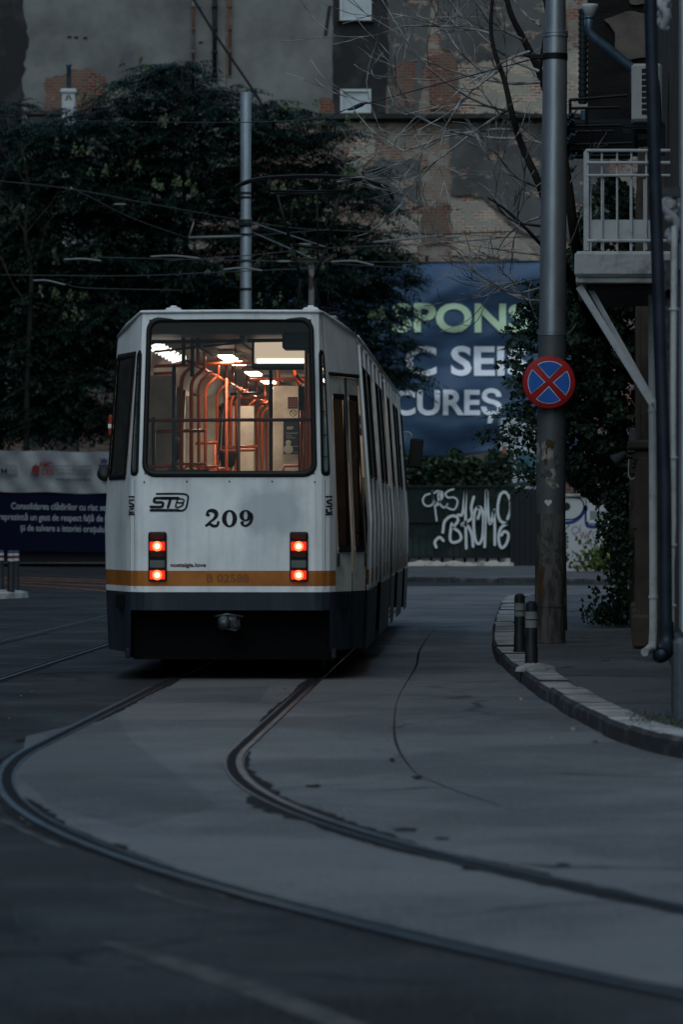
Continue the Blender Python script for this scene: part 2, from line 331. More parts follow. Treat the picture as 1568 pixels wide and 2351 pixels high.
def slab(name, line, closing, h, m, kerbw=.28, kerbname='kerb'):
    """raised pavement: 'line' is its kerb line, kerb stones along it"""
    pts = [Vector((a, b, 0)) for a, b in line]; k = len(pts); inner = []
    for i in range(k):
        t = (pts[min(i + 1, k - 1)] - pts[max(i - 1, 0)]).normalized(); n = Vector((t.y, -t.x, 0)); inner.append(pts[i] + n * kerbw)
    b = MB(); o = [Vector((p.x, p.y, h - .006)) for p in inner] + [Vector((a, c, h - .006)) for a, c in closing]; b.add(o, [tuple(range(len(o)))])
    tag(b.build(name, m), kind='structure')
    kb = MB(); d = catmull(pts, 10); di = catmull(inner, 10); acc = 0; start = 0; rnd = random.Random(3)
    for i in range(1, len(d)):
        acc += (d[i] - d[i - 1]).length
        if acc > 1.0 or i == len(d) - 1:
            hz = h + rnd.uniform(-.012, .016); sh = rnd.uniform(-.012, .012); n_ = i - start
            prof = lambda j: ((d[j], 0), (d[j] + (di[j] - d[j]) * .03, hz - .03), (d[j] + (di[j] - d[j]) * .12, hz), (di[j], hz), (di[j], 0))
            rows = []
            for j in range(start, i + 1):
                rows.append([Vector((q.x + sh, q.y, z)) for q, z in prof(j)])
            rows[0] = [q + (rows[1][0] - rows[0][0]).normalized() * .012 for q in rows[0]]; rows[-1] = [q - (rows[-1][0] - rows[-2][0]).normalized() * .012 for q in rows[-1]]
            vs = [q for r in rows for q in r]; m_ = len(rows)
            fs = [(a * 5 + c, a * 5 + c + 1, a * 5 + c + 6, a * 5 + c + 5) for a in range(m_ - 1) for c in range(4)] + [(0, 1, 2, 3, 4), tuple((m_ - 1) * 5 + c for c in (4, 3, 2, 1, 0))]
            kb.add(vs, fs); start = i; acc = 0
    o = fixn(kb.build(kerbname, [M_['kerb'], bpy.data.materials.get('dark_kerb_face') or mat('dark_kerb_face', (.035, .037, .04), .9, n_scale=3, col2=(.10, .10, .10), mask=(.5, .7))])); tag(o, kind='structure')
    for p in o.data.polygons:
        if abs(p.normal.z) < .8: p.material_index = 1  # upright faces get a darker tone than the tops
near_line = [(6.0, 19.5), (3.6, 21.2), (2.75, 22.4), (2.15, 24.2), (1.93, 25.6), (1.80, 27.7), (1.70, 31.7), (1.64, 36.2), (1.655, 40.7), (1.76, 44.8), (1.96, 49.9), (2.26, 56.3), (2.81, 67.0), (3.2, 71.2), (4.2, 73), (8, 74)]
slab('pavement', near_line, [(30, 74), (30, 19.5)], .12, PAVE)
far_line = [(-60, 131), (-30, 128), (-14, 126), (-6, 123), (-2, 112), (0, 98), (1.2, 94.5), (3, 93), (8, 91), (14, 90), (40, 86)]
slab('far_pavement', far_line[::-1], [(-60, 134), (-60, 220), (60, 220), (60, 90)], .12, PAVE, .2, 'far_kerb')

# ------------------------------------------------------------------ tram tracks (a curve, a straight under the tram, a curve away)
S1 = .0383; ang = math.atan(S1)
def track_pts():
    out = []; x, y, h = 0, 25.6, math.pi / 2 - ang   # heading from +X axis
    x = -1.33
    c = Vector((x + 24.25 * math.cos(ang), y - 24.25 * math.sin(ang) , 0))
    pre = []; th_ = -math.pi / 2 - ang; px_, py_ = x, y      # walk back towards the camera, the bend easing off near it
    for i in range(70):
        a_ = i * .6 / 24.25; R_c = 24.25 if i * .6 < 8.5 else 30.0
        px_ += math.cos(th_) * .6; py_ += math.sin(th_) * .6; th_ += .6 / R_c; pre.append(Vector((px_, py_, 0)))
    out += pre[::-1]
    yy = 25.6
    while yy < 66: out.append(Vector((-1.33 + S1 * (yy - 25.6), yy, 0))); yy += 1.0
    x, y, th = out[-1].x, out[-1].y, math.pi / 2 - ang
    for i in range(90):
        x += math.cos(th) * .7; y += math.sin(th) * .7; th += .7 / 60
        out.append(Vector((x, y, 0)))
    return out
TR = track_pts()
def off2(p): return 3.0 + 1.1 * max(0., min(1., (30 - p.y) / 18))
def off_line(pts, d):
    k = len(pts); o = []
    for i in range(k):
        t = (pts[min(i + 1, k - 1)] - pts[max(i - 1, 0)]).normalized(); o.append(pts[i] + Vector((-t.y, t.x, 0)) * (d if d < 2 else d - 3.0 + off2(pts[i])))
    return o
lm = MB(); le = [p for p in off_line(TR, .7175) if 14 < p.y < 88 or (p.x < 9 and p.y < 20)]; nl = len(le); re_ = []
for p in le:      # right edge of the lighter asphalt sheet: just short of the kerb
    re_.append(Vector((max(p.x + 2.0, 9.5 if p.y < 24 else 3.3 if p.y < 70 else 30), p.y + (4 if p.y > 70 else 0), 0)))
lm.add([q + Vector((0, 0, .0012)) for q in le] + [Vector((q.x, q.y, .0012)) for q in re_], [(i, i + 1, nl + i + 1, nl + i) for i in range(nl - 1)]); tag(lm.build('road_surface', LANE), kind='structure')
def strip(mb, line, prof, mi=0, keep=None):
    k = len(line); rows = []
    for i in range(k):
        t = (line[min(i + 1, k - 1)] - line[max(i - 1, 0)]).normalized(); n = Vector((-t.y, t.x, 0))
        rows.append([line[i] + n * a + Vector((0, 0, z)) for a, z in prof])
    m = len(prof)
    mb.add([q for r in rows for q in r], [(i * m + j, i * m + j + 1, (i + 1) * m + j + 1, (i + 1) * m + j) for i in range(k - 1) for j in range(m - 1) if keep is None or keep(i)], mi)
seams = MB(); 
for ti, toff in enumerate((0, 3.0)):
    root = empty('tram_track', (0, 0, 0))
    root['kind'] = 'structure'
    for sg in (-1, 1):
        ln = off_line(TR, toff + sg * .7175); inn = -sg     # inner side = towards track centre
        r = MB(); strip(r, ln, [(-inn * .024, .003), (-inn * .020, .011), (inn * .018, .011), (inn * .022, .003)])
        strip(r, ln, [(inn * .076, .003), (inn * .077, .0085), (inn * .092, .0085), (inn * .093, .003)])
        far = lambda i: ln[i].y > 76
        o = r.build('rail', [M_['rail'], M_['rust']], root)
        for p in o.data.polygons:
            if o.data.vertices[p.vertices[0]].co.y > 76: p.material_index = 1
        fixn(o)
        gm = MB(); strip(gm, ln, [(inn * .018, .005), (inn * .078, .005)]); gm.build('groove', M_['groove'], root)
        # ragged joint of filler and grit along the rail
        rnd = random.Random(ti * 5 + sg)
        for side, w0 in ((-1, .05), (1, .12)):
            i = 0
            while i < len(ln) - 5:
                L_ = rnd.randint(2, 7); seg = ln[i:i + L_ + 1]; w = rnd.uniform(.015, .055) * (1.9 if sg < 0 and ti == 0 and ln[i].y < 22 else 1)
                if rnd.random() < .62:
                    s2 = catmull(seg, 5); k = len(s2); b0 = -inn * .034 if side < 0 else inn * .10; sg2 = -inn if side < 0 else inn
                    rows = []
                    for q in range(k):
                        t = (s2[min(q + 1, k - 1)] - s2[max(q - 1, 0)]).normalized(); n = Vector((-t.y, t.x, 0)); e = w * math.sin(math.pi * q / (k - 1)) ** .5 * rnd.uniform(.35, 1.25)
                        rows += [s2[q] + n * b0 + Vector((0, 0, .0045)), s2[q] + n * (b0 + sg2 * (.008 + e)) + Vector((0, 0, .0045))]
                    seams.add(rows, [(2 * q, 2 * q + 1, 2 * q + 3, 2 * q + 2) for q in range(k - 1)])
                i += L_
rnd = random.Random(11)
def blotch(mb, x, y, rx, ry, z, n=14, rot=0.):
    vs = []
    for j in range(n):
        a = 2 * math.pi * j / n; r = rnd.uniform(.6, 1.15); u, v = math.cos(a) * rx * r, math.sin(a) * ry * r
        vs.append((x + u * math.cos(rot) - v * math.sin(rot), y + u * math.sin(rot) + v * math.cos(rot), z))
    mb.add(vs, [tuple(range(n))])
for px, py, rx, ry in ((930, 1905, .10, .22), (1010, 1925, .07, .15), (1090, 1995, .09, .2), (720, 1805, .08, .25), (610, 1800, .06, .2), (270, 1945, .1, .35), (900, 1745, .03, .5), (960, 1785, .06, .35), (45, 1700, .06, .4), (1290, 1985, .06, .15)):
    Y = GY(py); blotch(seams, (px - CX) * Y / F, Y, rx * .6, ry * .5, .0046 + rnd.random() * .0004)
seam = tag(seams.build('road_repair', M_['dirt']), kind='structure')
# long irregular crack down the right lane, and patched asphalt
ck = MB(); cpts = [(1000, 1440), (965, 1490), (955, 1530), (915, 1600), (905, 1670), (915, 1720), (950, 1770), (985, 1790), (1060, 1820), (1150, 1850)]
cp = [((x - CX) * GY(y) / F, GY(y)) for x, y in cpts]
ribbon(ck, cp, lambda t: .006 + .022 * math.sin(t * 9) ** 2 * (1 - t), lambda a, b: Vector((a, b, .0035)))
tag(ck.build('road_crack', M_['dirt']), kind='structure')
pm = MB()
def patch(pxs):
    vs = [((x - CX) * GY(y) / F, GY(y), .0022) for x, y in pxs]; pm.add(vs, [tuple(range(len(vs)))])
patch([(330, 1580), (620, 1575), (590, 1612), (290, 1615)])
patch([(60, 1690), (265, 1640), (300, 1700), (420, 1790), (500, 1850), (300, 1900), (120, 1850), (40, 1780)])
patch([(960, 1440), (1060, 1438), (1085, 1455), (1060, 1476), (985, 1476), (955, 1460)])
tag(pm.build('asphalt_patch', asphalt('new_asphalt', (.092, .094, .096), (.050, .052, .055), (.13, .13, .128), .35)), kind='structure')
pw = MB(); ribbon(pw, [((x - CX) * GY(y) / F, GY(y)) for x, y in ((250, 2165), (380, 2205), (560, 2265), (760, 2340), (900, 2400))], lambda t: .07 + .07 * math.sin(t * 3), lambda a, b: Vector((a, b, .003)))
ribbon(pw, [((x - CX) * GY(y) / F, GY(y)) for x, y in ((60, 2140), (130, 2150), (260, 2152), (380, 2150))], .03, lambda a, b: Vector((a, b, .0034)))
for q in (((300, 2030), (380, 2060), (470, 2085), (560, 2100)), ((0, 1880), (60, 1910), (140, 1945)), ((420, 2020), (520, 2062))): ribbon(pw, [((x - CX) * GY(y) / F, GY(y)) for x, y in q], lambda t: .02 + .03 * math.sin(t * 9) ** 2, lambda a, b: Vector((a, b, .0034)))
tag(pw.build('worn_paint', mat('worn_road_paint', (.085, .086, .084), .9, n_scale=5, col2=(.042, .044, .045), mask=(.40, .6))), kind='structure')
pj = MB(); rj = random.Random(40)
for y0, xa, xb in ((1402, 1290, 1400), (1428, 1300, 1440), (1462, 1300, 1470), (1505, 1250, 1520), (1548, 1270, 1540), (1610, 1330, 1560)):
    q = [(lerp_x, y0 + rj.uniform(-2.5, 2.5) + (lerp_x - xa) * .02) for lerp_x in np.linspace(xa, xb, 7)]
    ribbon(pj, [((x - CX) * GY(y, .12) / F, GY(y, .12)) for x, y in q], lambda t: .012 + .02 * math.sin(t * 8) ** 2, lambda a, b: Vector((a, b, .1155)))
tag(pj.build('pavement_joint', M_['dirt']), kind='structure')
# traffic island with bollards at the left
isl = MB(); n = 28; rim = [(-8.2 + 2.1 * math.cos(2 * math.pi * j / n), 75.0 + 2.3 * math.sin(2 * math.pi * j / n)) for j in range(n)]
for rr, z in ((1, 0), (.99, .10), (.93, .13)): isl.v += [(-8.2 + (a + 8.2) * rr, 75 + (b - 75) * rr, z) for a, b in rim]
isl.f = [(l * n + j, l * n + (j + 1) % n, (l + 1) * n + (j + 1) % n, (l + 1) * n + j) for l in range(2) for j in range(n)] + [tuple(2 * n + j for j in range(n))]; isl.m = [0] * len(isl.f)
tag(isl.build('traffic_island', M_['kerb']), kind='structure')
# ------------------------------------------------------------------ the tram (local frame: x across, y forward from the rear window, z up)
TX, TY = -1.05, 36.0
tram = empty('tram', (TX, TY, 0), -ang, 'white tram 209 with orange stripe, lit interior and four glowing red tail lights', 'tram')
def lerp(a, b, t): return a + (b - a) * t
def prof(tab, z):
    if z <= tab[0][0]: return tab[0][1]
    for (a, p), (b, q) in zip(tab, tab[1:]):
        if z <= b: return lerp(p, q, (z - a) / (b - a))
    return tab[-1][1]
HWT = [(.26, 1.245), (.83, 1.27), (1.5, 1.28), (1.95, 1.25), (3.27, 1.155)]
def hw(z): return prof(HWT, z)
def rear(s, z, top=3.46):
    """a point of the tail: s = 0 centre .. 6 body side, right half"""
    t = max(0, (z - 1.93)) / 1.53
    ln = .10 * t
    tab = [(0, 0, 0), (.80 - .04 * t, .0 + ln, 0), (.865 - .035 * t, .03 + ln, 0), (.935 - .085 * t, .10 + ln, 0), (.965 - .11 * t, .17 + ln * .9, .0)]
    if s < 4:
        i = int(s); f = s - i; a, b = tab[i], tab[min(i + 1, 4)]; return Vector((lerp(a[0], b[0], f), lerp(a[1], b[1], f), z))
    f = (s - 4) / 2; u0, v0 = tab[4][0], tab[4][1]
    drop = 0
    if z > 3.2: drop = (z - 3.2) / .26 * .19 * f
    return Vector((lerp(u0, hw(z), f) + .02 * math.sin(math.pi * f), lerp(v0, 1.10, f), z - drop))
ZL = [.26, .44, .66, .83, .885, 1.03, 1.5, 1.93, 2.1, 2.5, 2.9, 3.0, 3.10, 3.2, 3.386, 3.46]
def zmat(z0, z1, side=False):
    zc = (z0 + z1) / 2
    if zc < .83: return 2
    if zc < .885: return 0
    if zc < 1.03: return 1
    return 0
SS = [0, 1, 2, 3, 4, 4.12, 5.86, 6]
body = MB()
for sg in (-1, 1):
    for i in range(len(SS) - 1):
        for j in range(len(ZL) - 1):
            s0, s1, z0, z1 = SS[i], SS[i + 1], ZL[j], ZL[j + 1]
            if s1 <= 3 and z1 <= .67: continue                         # open buffer cavity
            if s1 <= 1 and 1.93 <= z0 and z1 <= 3.387: continue        # rear window
            if s0 == 2 and s1 == 3 and 1.93 <= z0 and z1 <= 3.101: continue   # slim corner window
            if sg > 0 and s0 == 4.12 and z0 >= .25 and z1 <= 2.9: continue     # rear door
            if sg < 0 and s0 == 4.12 and 1.93 <= z0 and z1 <= 3.101: continue  # window of the left tail flank
            q = [rear(s0, z0), rear(s1, z0), rear(s1, z1), rear(s0, z1)]
            if sg < 0: q = [Vector((-p.x, p.y, p.z)) for p in q]
            body.quad(*q, mi=zmat(z0, z1))
# roof cap of the tail and flanks of both body sections
def side_section(v0, v1, cells_r, cells_l, ):
    """cells: list of (start, end, kind) kind p post, w window, d door"""
    for sg, cells in ((1, cells_r), (-1, cells_l)):
        for a, b, kd in cells:
            for j in range(len(ZL) - 3):
                z0, z1 = ZL[j], ZL[j + 1]
                if kd == 'w' and 1.93 <= z0 and z1 <= 3.001: continue
                if kd == 'd' and z1 <= 3.001: continue
                if kd == 'g' and z1 <= .66: continue
                if z0 >= 3.2: continue
                body.quad((sg * hw(z0), a, z0), (sg * hw(z0), b, z0), (sg * hw(z1), b, z1), (sg * hw(z1), a, z1), mi=zmat(z0, z1))
            body.quad((sg * hw(3.2), a, 3.2), (sg * hw(3.2), b, 3.2), (sg * 1.14, b, 3.27), (sg * 1.14, a, 3.27), 0)
    # roof: cambered
    R_ = [(-1.14, 3.27), (-.98, 3.36), (-.80, 3.43), (-.4, 3.475), (0, 3.49), (.4, 3.475), (.80, 3.43), (.98, 3.36), (1.14, 3.27)]
    for (a, za), (b, zb) in zip(R_, R_[1:]): body.quad((a, v0, za), (b, v0, zb), (b, v1, zb), (a, v1, za), 3)
def cellrow(marks):
    out = []
    for (a, k), (b, _) in zip(marks, marks[1:]): out.append((a, b, k))
    return out
mr1 = cellrow([(1.10, 'p'), (1.28, 'w'), (2.5, 'p'), (2.64, 'w'), (3.9, 'p'), (4.05, 'd'), (5.35, 'p'), (5.5, 'w'), (6.8, 'p'), (6.95, 'w'), (8.2, 'p'), (8.5, 'p'), (9.3, 'p')])
ml1 = cellrow([(1.10, 'p'), (1.28, 'w'), (2.5, 'p'), (2.64, 'w'), (3.9, 'p'), (4.05, 'w'), (5.35, 'p'), (5.5, 'w'), (6.8, 'p'), (6.95, 'w'), (8.2, 'p'), (9.3, 'p')])
mr2 = cellrow([(10.1, 'p'), (10.3, 'w'), (11.5, 'p'), (11.65, 'd'), (12.95, 'p'), (13.1, 'w'), (14.4, 'p'), (14.55, 'w'), (15.8, 'p'), (15.95, 'd'), (17.2, 'p'), (17.4, 'w'), (18.7, 'p'), (19.2, 'p')])
ml2 = cellrow([(10.1, 'p'), (10.3, 'w'), (11.5, 'p'), (11.65, 'w'), (12.95, 'p'), (13.1, 'w'), (14.4, 'p'), (14.55, 'w'), (15.8, 'p'), (15.95, 'w'), (17.2, 'p'), (17.4, 'w'), (18.7, 'p'), (19.2, 'p')])
side_section(1.10, 9.3, mr1, ml1); side_section(10.1, 19.2, mr2, ml2)
# tail roof between the flat top edge and the camber
top = [rear(s, 3.46) for s in (0, 1, 2, 3, 4, 5, 6)]; full = [Vector((-p.x, p.y, p.z)) for p in top[:0:-1]] + top
R_ = [(-1.14, 3.27), (-.98, 3.36), (-.80, 3.43), (-.6, 3.46), (-.3, 3.48), (-.12, 3.487), (0, 3.49), (.12, 3.487), (.3, 3.48), (.6, 3.46), (.80, 3.43), (.98, 3.36), (1.14, 3.27)]
for i in range(12): body.quad(full[i], full[i + 1], (R_[i + 1][0], 1.10, R_[i + 1][1]), (R_[i][0], 1.10, R_[i][1]), 3 if 0 < i < 11 else 0)
# front end, plain
fz = [.26, .83, 1.5, 1.95, 3.27]
for a, b in zip(fz, fz[1:]): body.quad((-hw(a), 19.2, a), (hw(a), 19.2, a), (hw(b), 19.2, b), (-hw(b), 19.2, b), 2 if b < .9 else 0)
bo = fixn(body.build('body', [M_['white'], M_['orange'], M_['tdark'], M_['roofg']], tram)); smooth_angle(bo, 28)
# gutter seam round the tail top and the dark fold between dark skirt and face
s_ = MB()
pt = [Vector((-rear(s, 3.46).x, rear(s, 3.46).y - .008, rear(s, 3.46).z)) for s in (6, 5, 4, 3, 2, 1)] + [rear(s, 3.46) + Vector((0, -.008, 0)) for s in (0, 1, 2, 3, 4, 5, 6)]
s_.tube(pt, .016, 6); s_.tube([(1.165, 1.1, 3.27), (1.165, 19.2, 3.27)], .018, 6)
s_.build('roof_gutter', M_['white'], tram, True)
def panel_rect(w0, w1, z0, z1, r, yf, n=6):
    """rounded outline on the tail face; w0 bottom half width, w1 top"""
    out = []
    for cx, cz, a0 in ((1, 0, -90), (1, 1, 0), (-1, 1, 90), (-1, 0, 180)):
        for j in range(n + 1):
            a = math.radians(a0 + 90 * j / n); zz = (z1 - r if cz else z0 + r) + r * math.sin(a); hwid = lerp(w0, w1, (zz - z0) / (z1 - z0))
            xx = (hwid - r) * cx + r * math.cos(a); out.append(Vector((xx, yf(zz), zz)))
    return out
yf = lambda z: .10 * max(0, z - 1.93) / 1.53
win = empty('rear_window', (0, 0, 0)); win.parent = tram
oo = panel_rect(.825, .785, 1.905, 3.415, .13, yf); ii = panel_rect(.775, .74, 1.965, 3.36, .085, yf); n = len(oo)
fr = MB()
for dy0, dy1 in ((-.028, -.022),):
    vo = [p + Vector((0, -.006, 0)) for p in oo]; vm = [p.lerp(q, .45) + Vector((0, -.03, 0)) for p, q in zip(oo, ii)]; vi = [p + Vector((0, -.012, 0)) for p in ii]; vb = [p + Vector((0, .05, 0)) for p in ii]
    fr.add(vo + vm + vi + vb, [(k * n + j, k * n + (j + 1) % n, (k + 1) * n + (j + 1) % n, (k + 1) * n + j) for k in range(3) for j in range(n)])
fixn(fr.build('frame', M_['rubber'], win, True))
gl = MB(); gl.add([p + Vector((0, .004, 0)) for p in ii], [tuple(range(n))]); gl.build('pane', glass('rear_glass', (.74, .74, .72), .55), win)
bar = MB(); bar.tube([(-.80, .10, 2.44), (.77, .10, 2.445)], .016, 8); bar.build('guard_bar', mat('maroon_bar', (.13, .03, .03), .45), win, True)
def slim_window(sg, s0, s1, z0, z1, name, gm, r=.025, off=.012, fw=.022):
    """upright window on the curved tail between stations s0..s1"""
    e = empty(name); e.parent = tram
    pt = lambda s, z: (lambda q: Vector((q.x * sg, q.y, q.z)))(rear(s, z))
    def nrm(s, z):
        a = rear(min(s + .05, 5.99), z) - rear(max(s - .05, .01), z); v = Vector((a.y, -a.x, 0)).normalized(); return Vector((v.x * sg, v.y, 0))
    wid = (rear(s1, 2.4) - rear(s0, 2.4)).length; ds = (s1 - s0) / wid
    def loop(ins, o):
        L = []; rr = max(.045 - ins * .3, .02)
        for cx, cz, a0 in ((1, 0, -90), (1, 1, 0), (0, 1, 90), (0, 0, 180)):
            for j in range(5):
                a = math.radians(a0 + 90 * j / 4); z = (z1 - ins - rr if cz else z0 + ins + rr) + rr * math.sin(a); s = (s1 - (ins + rr) * ds if cx else s0 + (ins + rr) * ds) + rr * math.cos(a) * ds
                L.append(pt(s, z) + nrm(s, z) * o)
        return L
    a = loop(-.012, .003); b = loop(fw * .4, .018); c = loop(fw, .006); n = len(a); m = MB(); m.add(a + b + c, [(k * n + j, k * n + (j + 1) % n, (k + 1) * n + (j + 1) % n, (k + 1) * n + j) for k in range(2) for j in range(n)])
    fixn(m.build('frame', M_['rubber'], e, True)); m = MB(); m.add(loop(fw - .008, -.004), [tuple(range(n))]); m.build('pane', gm, e)
    return e
def mk_blind(e, zs, sg):
    for z in zs:
        m = MB(); a, b = rear(2.12, z), rear(2.88, z); m.tube([(a.x * sg + .004 * sg, a.y - .006, z), (b.x * sg + .006 * sg, b.y - .006, z)], .004, 5); m.build('heater_bar', M_['black'], e)
e = slim_window(1, 2, 3, 1.93, 3.09, 'corner_window', M_['blind']); mk_blind(e, [2.1, 2.3, 2.52, 2.78, 2.95], 1)
e = slim_window(-1, 2, 3, 1.93, 3.09, 'corner_window', mat('dim_corner_glass', (.06, .09, .10), .12)); mk_blind(e, [2.3, 2.6, 2.9], -1)
slim_window(-1, 4.2, 5.8, 1.90, 3.08, 'flank_window', M_['dglass'], fw=.04)
# rear folding door: two leaves with tall dark panes
door = empty('rear_door'); door.parent = tram
def on_flank(s, z, o=0.):
    p = rear(s, z); a = rear(5.9, z) - rear(4.1, z); nn = Vector((a.y, -a.x, 0)).normalized(); return p + nn * o
for k, (s0, s1) in enumerate(((4.14, 4.97), (5.01, 5.84))):
    m = MB(); ds = .09
    def rc(a, b, z0, z1, o, mi): m.quad(on_flank(a, z0, o), on_flank(b, z0, o), on_flank(b, z1, o), on_flank(a, z1, o), mi)
    o = -.008
    for z0, z1, mi in ((.28, .83, 1), (.83, 1.22, 0), (2.68, 2.86, 0)): rc(s0, s1, z0, z1, o, mi)
    rc(s0, s0 + .13, 1.22, 2.68, o, 0); rc(s1 - .13, s1, 1.22, 2.68, o, 0)
    leaf = m.build('door_leaf', [mat('door_cream', (.62, .62, .57), .5, n_scale=4, col2=(.36, .36, .34)) if k == 0 else leaf.data.materials[0], M_['tdark']], door)
    q = MB()
    lp = lambda ins, oo_: [on_flank(a, z, oo_) for a, z in ((s0 + .13 + ins, 1.22 + ins), (s1 - .13 - ins, 1.22 + ins), (s1 - .13 - ins, 2.68 - ins), (s0 + .13 + ins, 2.68 - ins))]
    A, B = lp(-.02, o + .012), lp(.035, o + .004); q.add(A + B, [(j, (j + 1) % 4, 4 + (j + 1) % 4, 4 + j) for j in range(4)]); q.build('pane_seal', M_['rubber'], leaf)
    q = MB(); q.quad(*lp(.03, o - .004)); q.build('pane', M_['dglass'], leaf)
    q = MB(); c = on_flank(s0 + .1 if k == 0 else s1 - .1, 1.13, o + .01); q.box(c, (.03, .02, .12), bev=.004); q.build('handle', M_['rubber'], leaf)
m = MB(); m.quad(on_flank(4.12, .26, -.06), on_flank(5.88, .26, -.06), on_flank(5.88, 2.9, -.06), on_flank(4.12, 2.9, -.06)); 
m.v = []; m.f = []; m.m = []
m.tube([on_flank(4.99, .28, -.006), on_flank(4.99, 2.86, -.006)], .022, 6); m.tube([on_flank(4.13, .28, -.012), on_flank(4.13, 2.86, -.012)], .012, 6); m.tube([on_flank(5.85, .28, -.012), on_flank(5.85, 2.86, -.012)], .012, 6); m.tube([on_flank(4.12, 2.885, .0), on_flank(5.88, 2.885, .0)], .02, 6); m.build('door_seal', M_['rubber'], door, True)
# side glass, door leaves, posts proud of the glass
for sg, rows in ((1, mr1 + mr2), (-1, ml1 + ml2)):
    for a, b, k in rows:
        if k == 'w':
            w = empty('side_window'); w.parent = tram; m = MB(); m.quad((sg * (hw(1.95) - .012), a, 1.93), (sg * (hw(1.95) - .012), b, 1.93), (sg * (hw(3.0) - .012), b, 3.0), (sg * (hw(3.0) - .012), a, 3.0)); m.build('pane', M_['dglass'], w)
            m = MB(); pts = [(sg * (hw(z) + .004), y, z) for y, z in ((a, 1.93), (b, 1.93), (b, 3.0), (a, 3.0), (a, 1.93))]; m.tube(pts, .02, 6); m.build('frame', M_['rubber'], w)
        if k == 'd':
            for y0, y1 in ((a + .02, (a + b) / 2 - .01), ((a + b) / 2 + .01, b - .02)):
                m = MB(); R = .05
                for z0, z1, mi in ((.28, .83, 1), (.83, 1.2, 0), (2.85, 3.0, 0)): m.quad((sg * (hw(z0) - R), y0, z0), (sg * (hw(z0) - R), y1, z0), (sg * (hw(z1) - R), y1, z1), (sg * (hw(z1) - R), y0, z1), mi)
                for u0, u1 in ((y0, y0 + .07), (y1 - .07, y1)): m.quad((sg * (hw(1.2) - R), u0, 1.2), (sg * (hw(1.2) - R), u1, 1.2), (sg * (hw(2.85) - R), u1, 2.85), (sg * (hw(2.85) - R), u0, 2.85), 0)
                lf = m.build('door_leaf', [M_['white'], M_['tdark']], tram); m = MB(); m.quad((sg * (hw(1.2) - R - .004), y0 + .06, 1.2), (sg * (hw(1.2) - R - .004), y1 - .06, 1.2), (sg * (hw(2.85) - R - .004), y1 - .06, 2.85), (sg * (hw(2.85) - R - .004), y0 + .06, 2.85)); m.build('pane', M_['dglass'], lf)
# side posts and skirt flap edges that catch the light
for a in (1.19, 2.57, 3.97, 5.42, 6.87, 8.35, 10.2, 11.57, 13.02, 14.47, 15.87, 17.3):
    m = MB(); m.tube([(hw(z) + .006, a, z) for z in (.86, 1.5, 1.95, 3.2)], .022, 6); m.build('side_trim', M_['white'], tram, True)
# articulation bellows
m = MB()
for k in range(9):
    y = 9.3 + k * .1; r = .0 if k % 2 else .07
    pass
outl = [(-1, .3), (-1, 1.9), (-.97, 3.15), (-.7, 3.38), (.7, 3.38), (.97, 3.15), (1, 1.9), (1, .3)]
rows = [[((1.20 - (.09 if k % 2 else 0)) * a, 9.3 + .08 * k, z - (.06 if k % 2 and z > 3 else 0)) for a, z in outl] for k in range(11)]
m.add([q for r in rows for q in r], [(k * 8 + j, k * 8 + j + 1, k * 8 + j + 9, k * 8 + j + 8) for k in range(10) for j in range(7)]); m.build('bellows', M_['rubber'], tram)
# underframe, bogies, wheels, coupler
m = MB(); m.box((0, 9.7, .74), (2.2, 18.8, .12)); m.box((0, .9, .52), (1.7, .9, .36), bev=.03); m.box((0, 2.6, .44), (2.1, 3.6, .5)); m.box((0, 5.6, .40), (2.15, 1.4, .42)); m.box((.45, 6.4, .48), (1.5, 1.4, .42), bev=.03); m.box((0, 13.6, .48), (1.7, 1.8, .42), bev=.03)  # includes near-black belly boxes added to stand in for shade under the tram
m.box((0, 5.0, .45), (2.1, .05, .5)); m.build('underframe', M_['tblack'], tram)
for yb in (3.0, 9.7, 16.8):
    m = MB(); m.box((0, yb, .5), (1.9, 1.9, .22), bev=.04)
    for sx in (-1, 1): m.box((sx * .92, yb, .38), (.1, 2.2, .2), bev=.03); m.box((sx * .92, yb - 1.0, .22), (.16, .3, .14)); 
    bg_ = m.build('bogie', M_['tblack'], tram)
    for sx in (-1, 1):
        for dy in (-.9, .9):
            m = MB(); Mx = Matrix.Rotation(math.radians(90), 3, 'Y'); m.lathe([(.05, -.06), (.33, -.06), (.36, -.05), (.36, -.035), (.325, -.03), (.32, .05), (.1, .06)], (sx * .74, yb + dy, .335), 24, M=Mx if sx < 0 else Matrix.Rotation(math.radians(-90), 3, 'Y')); m.build('wheel', mat('wheel_steel', (.05, .05, .055), .5, .6) if 'wheel_steel' not in bpy.data.materials else bpy.data.materials['wheel_steel'], bg_, True)
m = MB(); m.box((0, .30, .42), (1.86, .04, .46)); m.build('cavity_shade_panel', M_['tblack'], tram)  # black panel added behind the open cavity, standing in for its shade
cp_ = MB(); cp_.box((.0, -.02, .545), (.20, .14, .13), bev=.03); cp_.tube([(0, .3, .56), (0, 0, .55)], .05, 8); cp_.lathe([(.0, 0), (.05, .0), (.06, .01), (.045, .03), (0, .03)], (-.045, -.09, .555), 14, M=Matrix.Rotation(math.radians(90), 3, 'X')); cp_.box((.05, -.1, .54), (.06, .05, .09), bev=.012)
cp_.tube([(-.13, -.03, .6), (-.02, -.07, .625), (.13, -.03, .6)], .012, 6); cp_.tube([(-.02, -.08, .49), (.06, -.1, .475), (.1, -.05, .5)], .012, 6)
cp_.build('coupler', mat('coupler_steel', (.10, .115, .13), .45, .6, n_scale=20, col2=(.03, .035, .04)), tram, True)
# rubber flaps at the skirt corners
for sg in (-1, 1):
    m = MB(); m.box((sg * .97, .2, .25), (.05, .1, .09), bev=.01); m.build('mud_flap', M_['rubber'], tram)
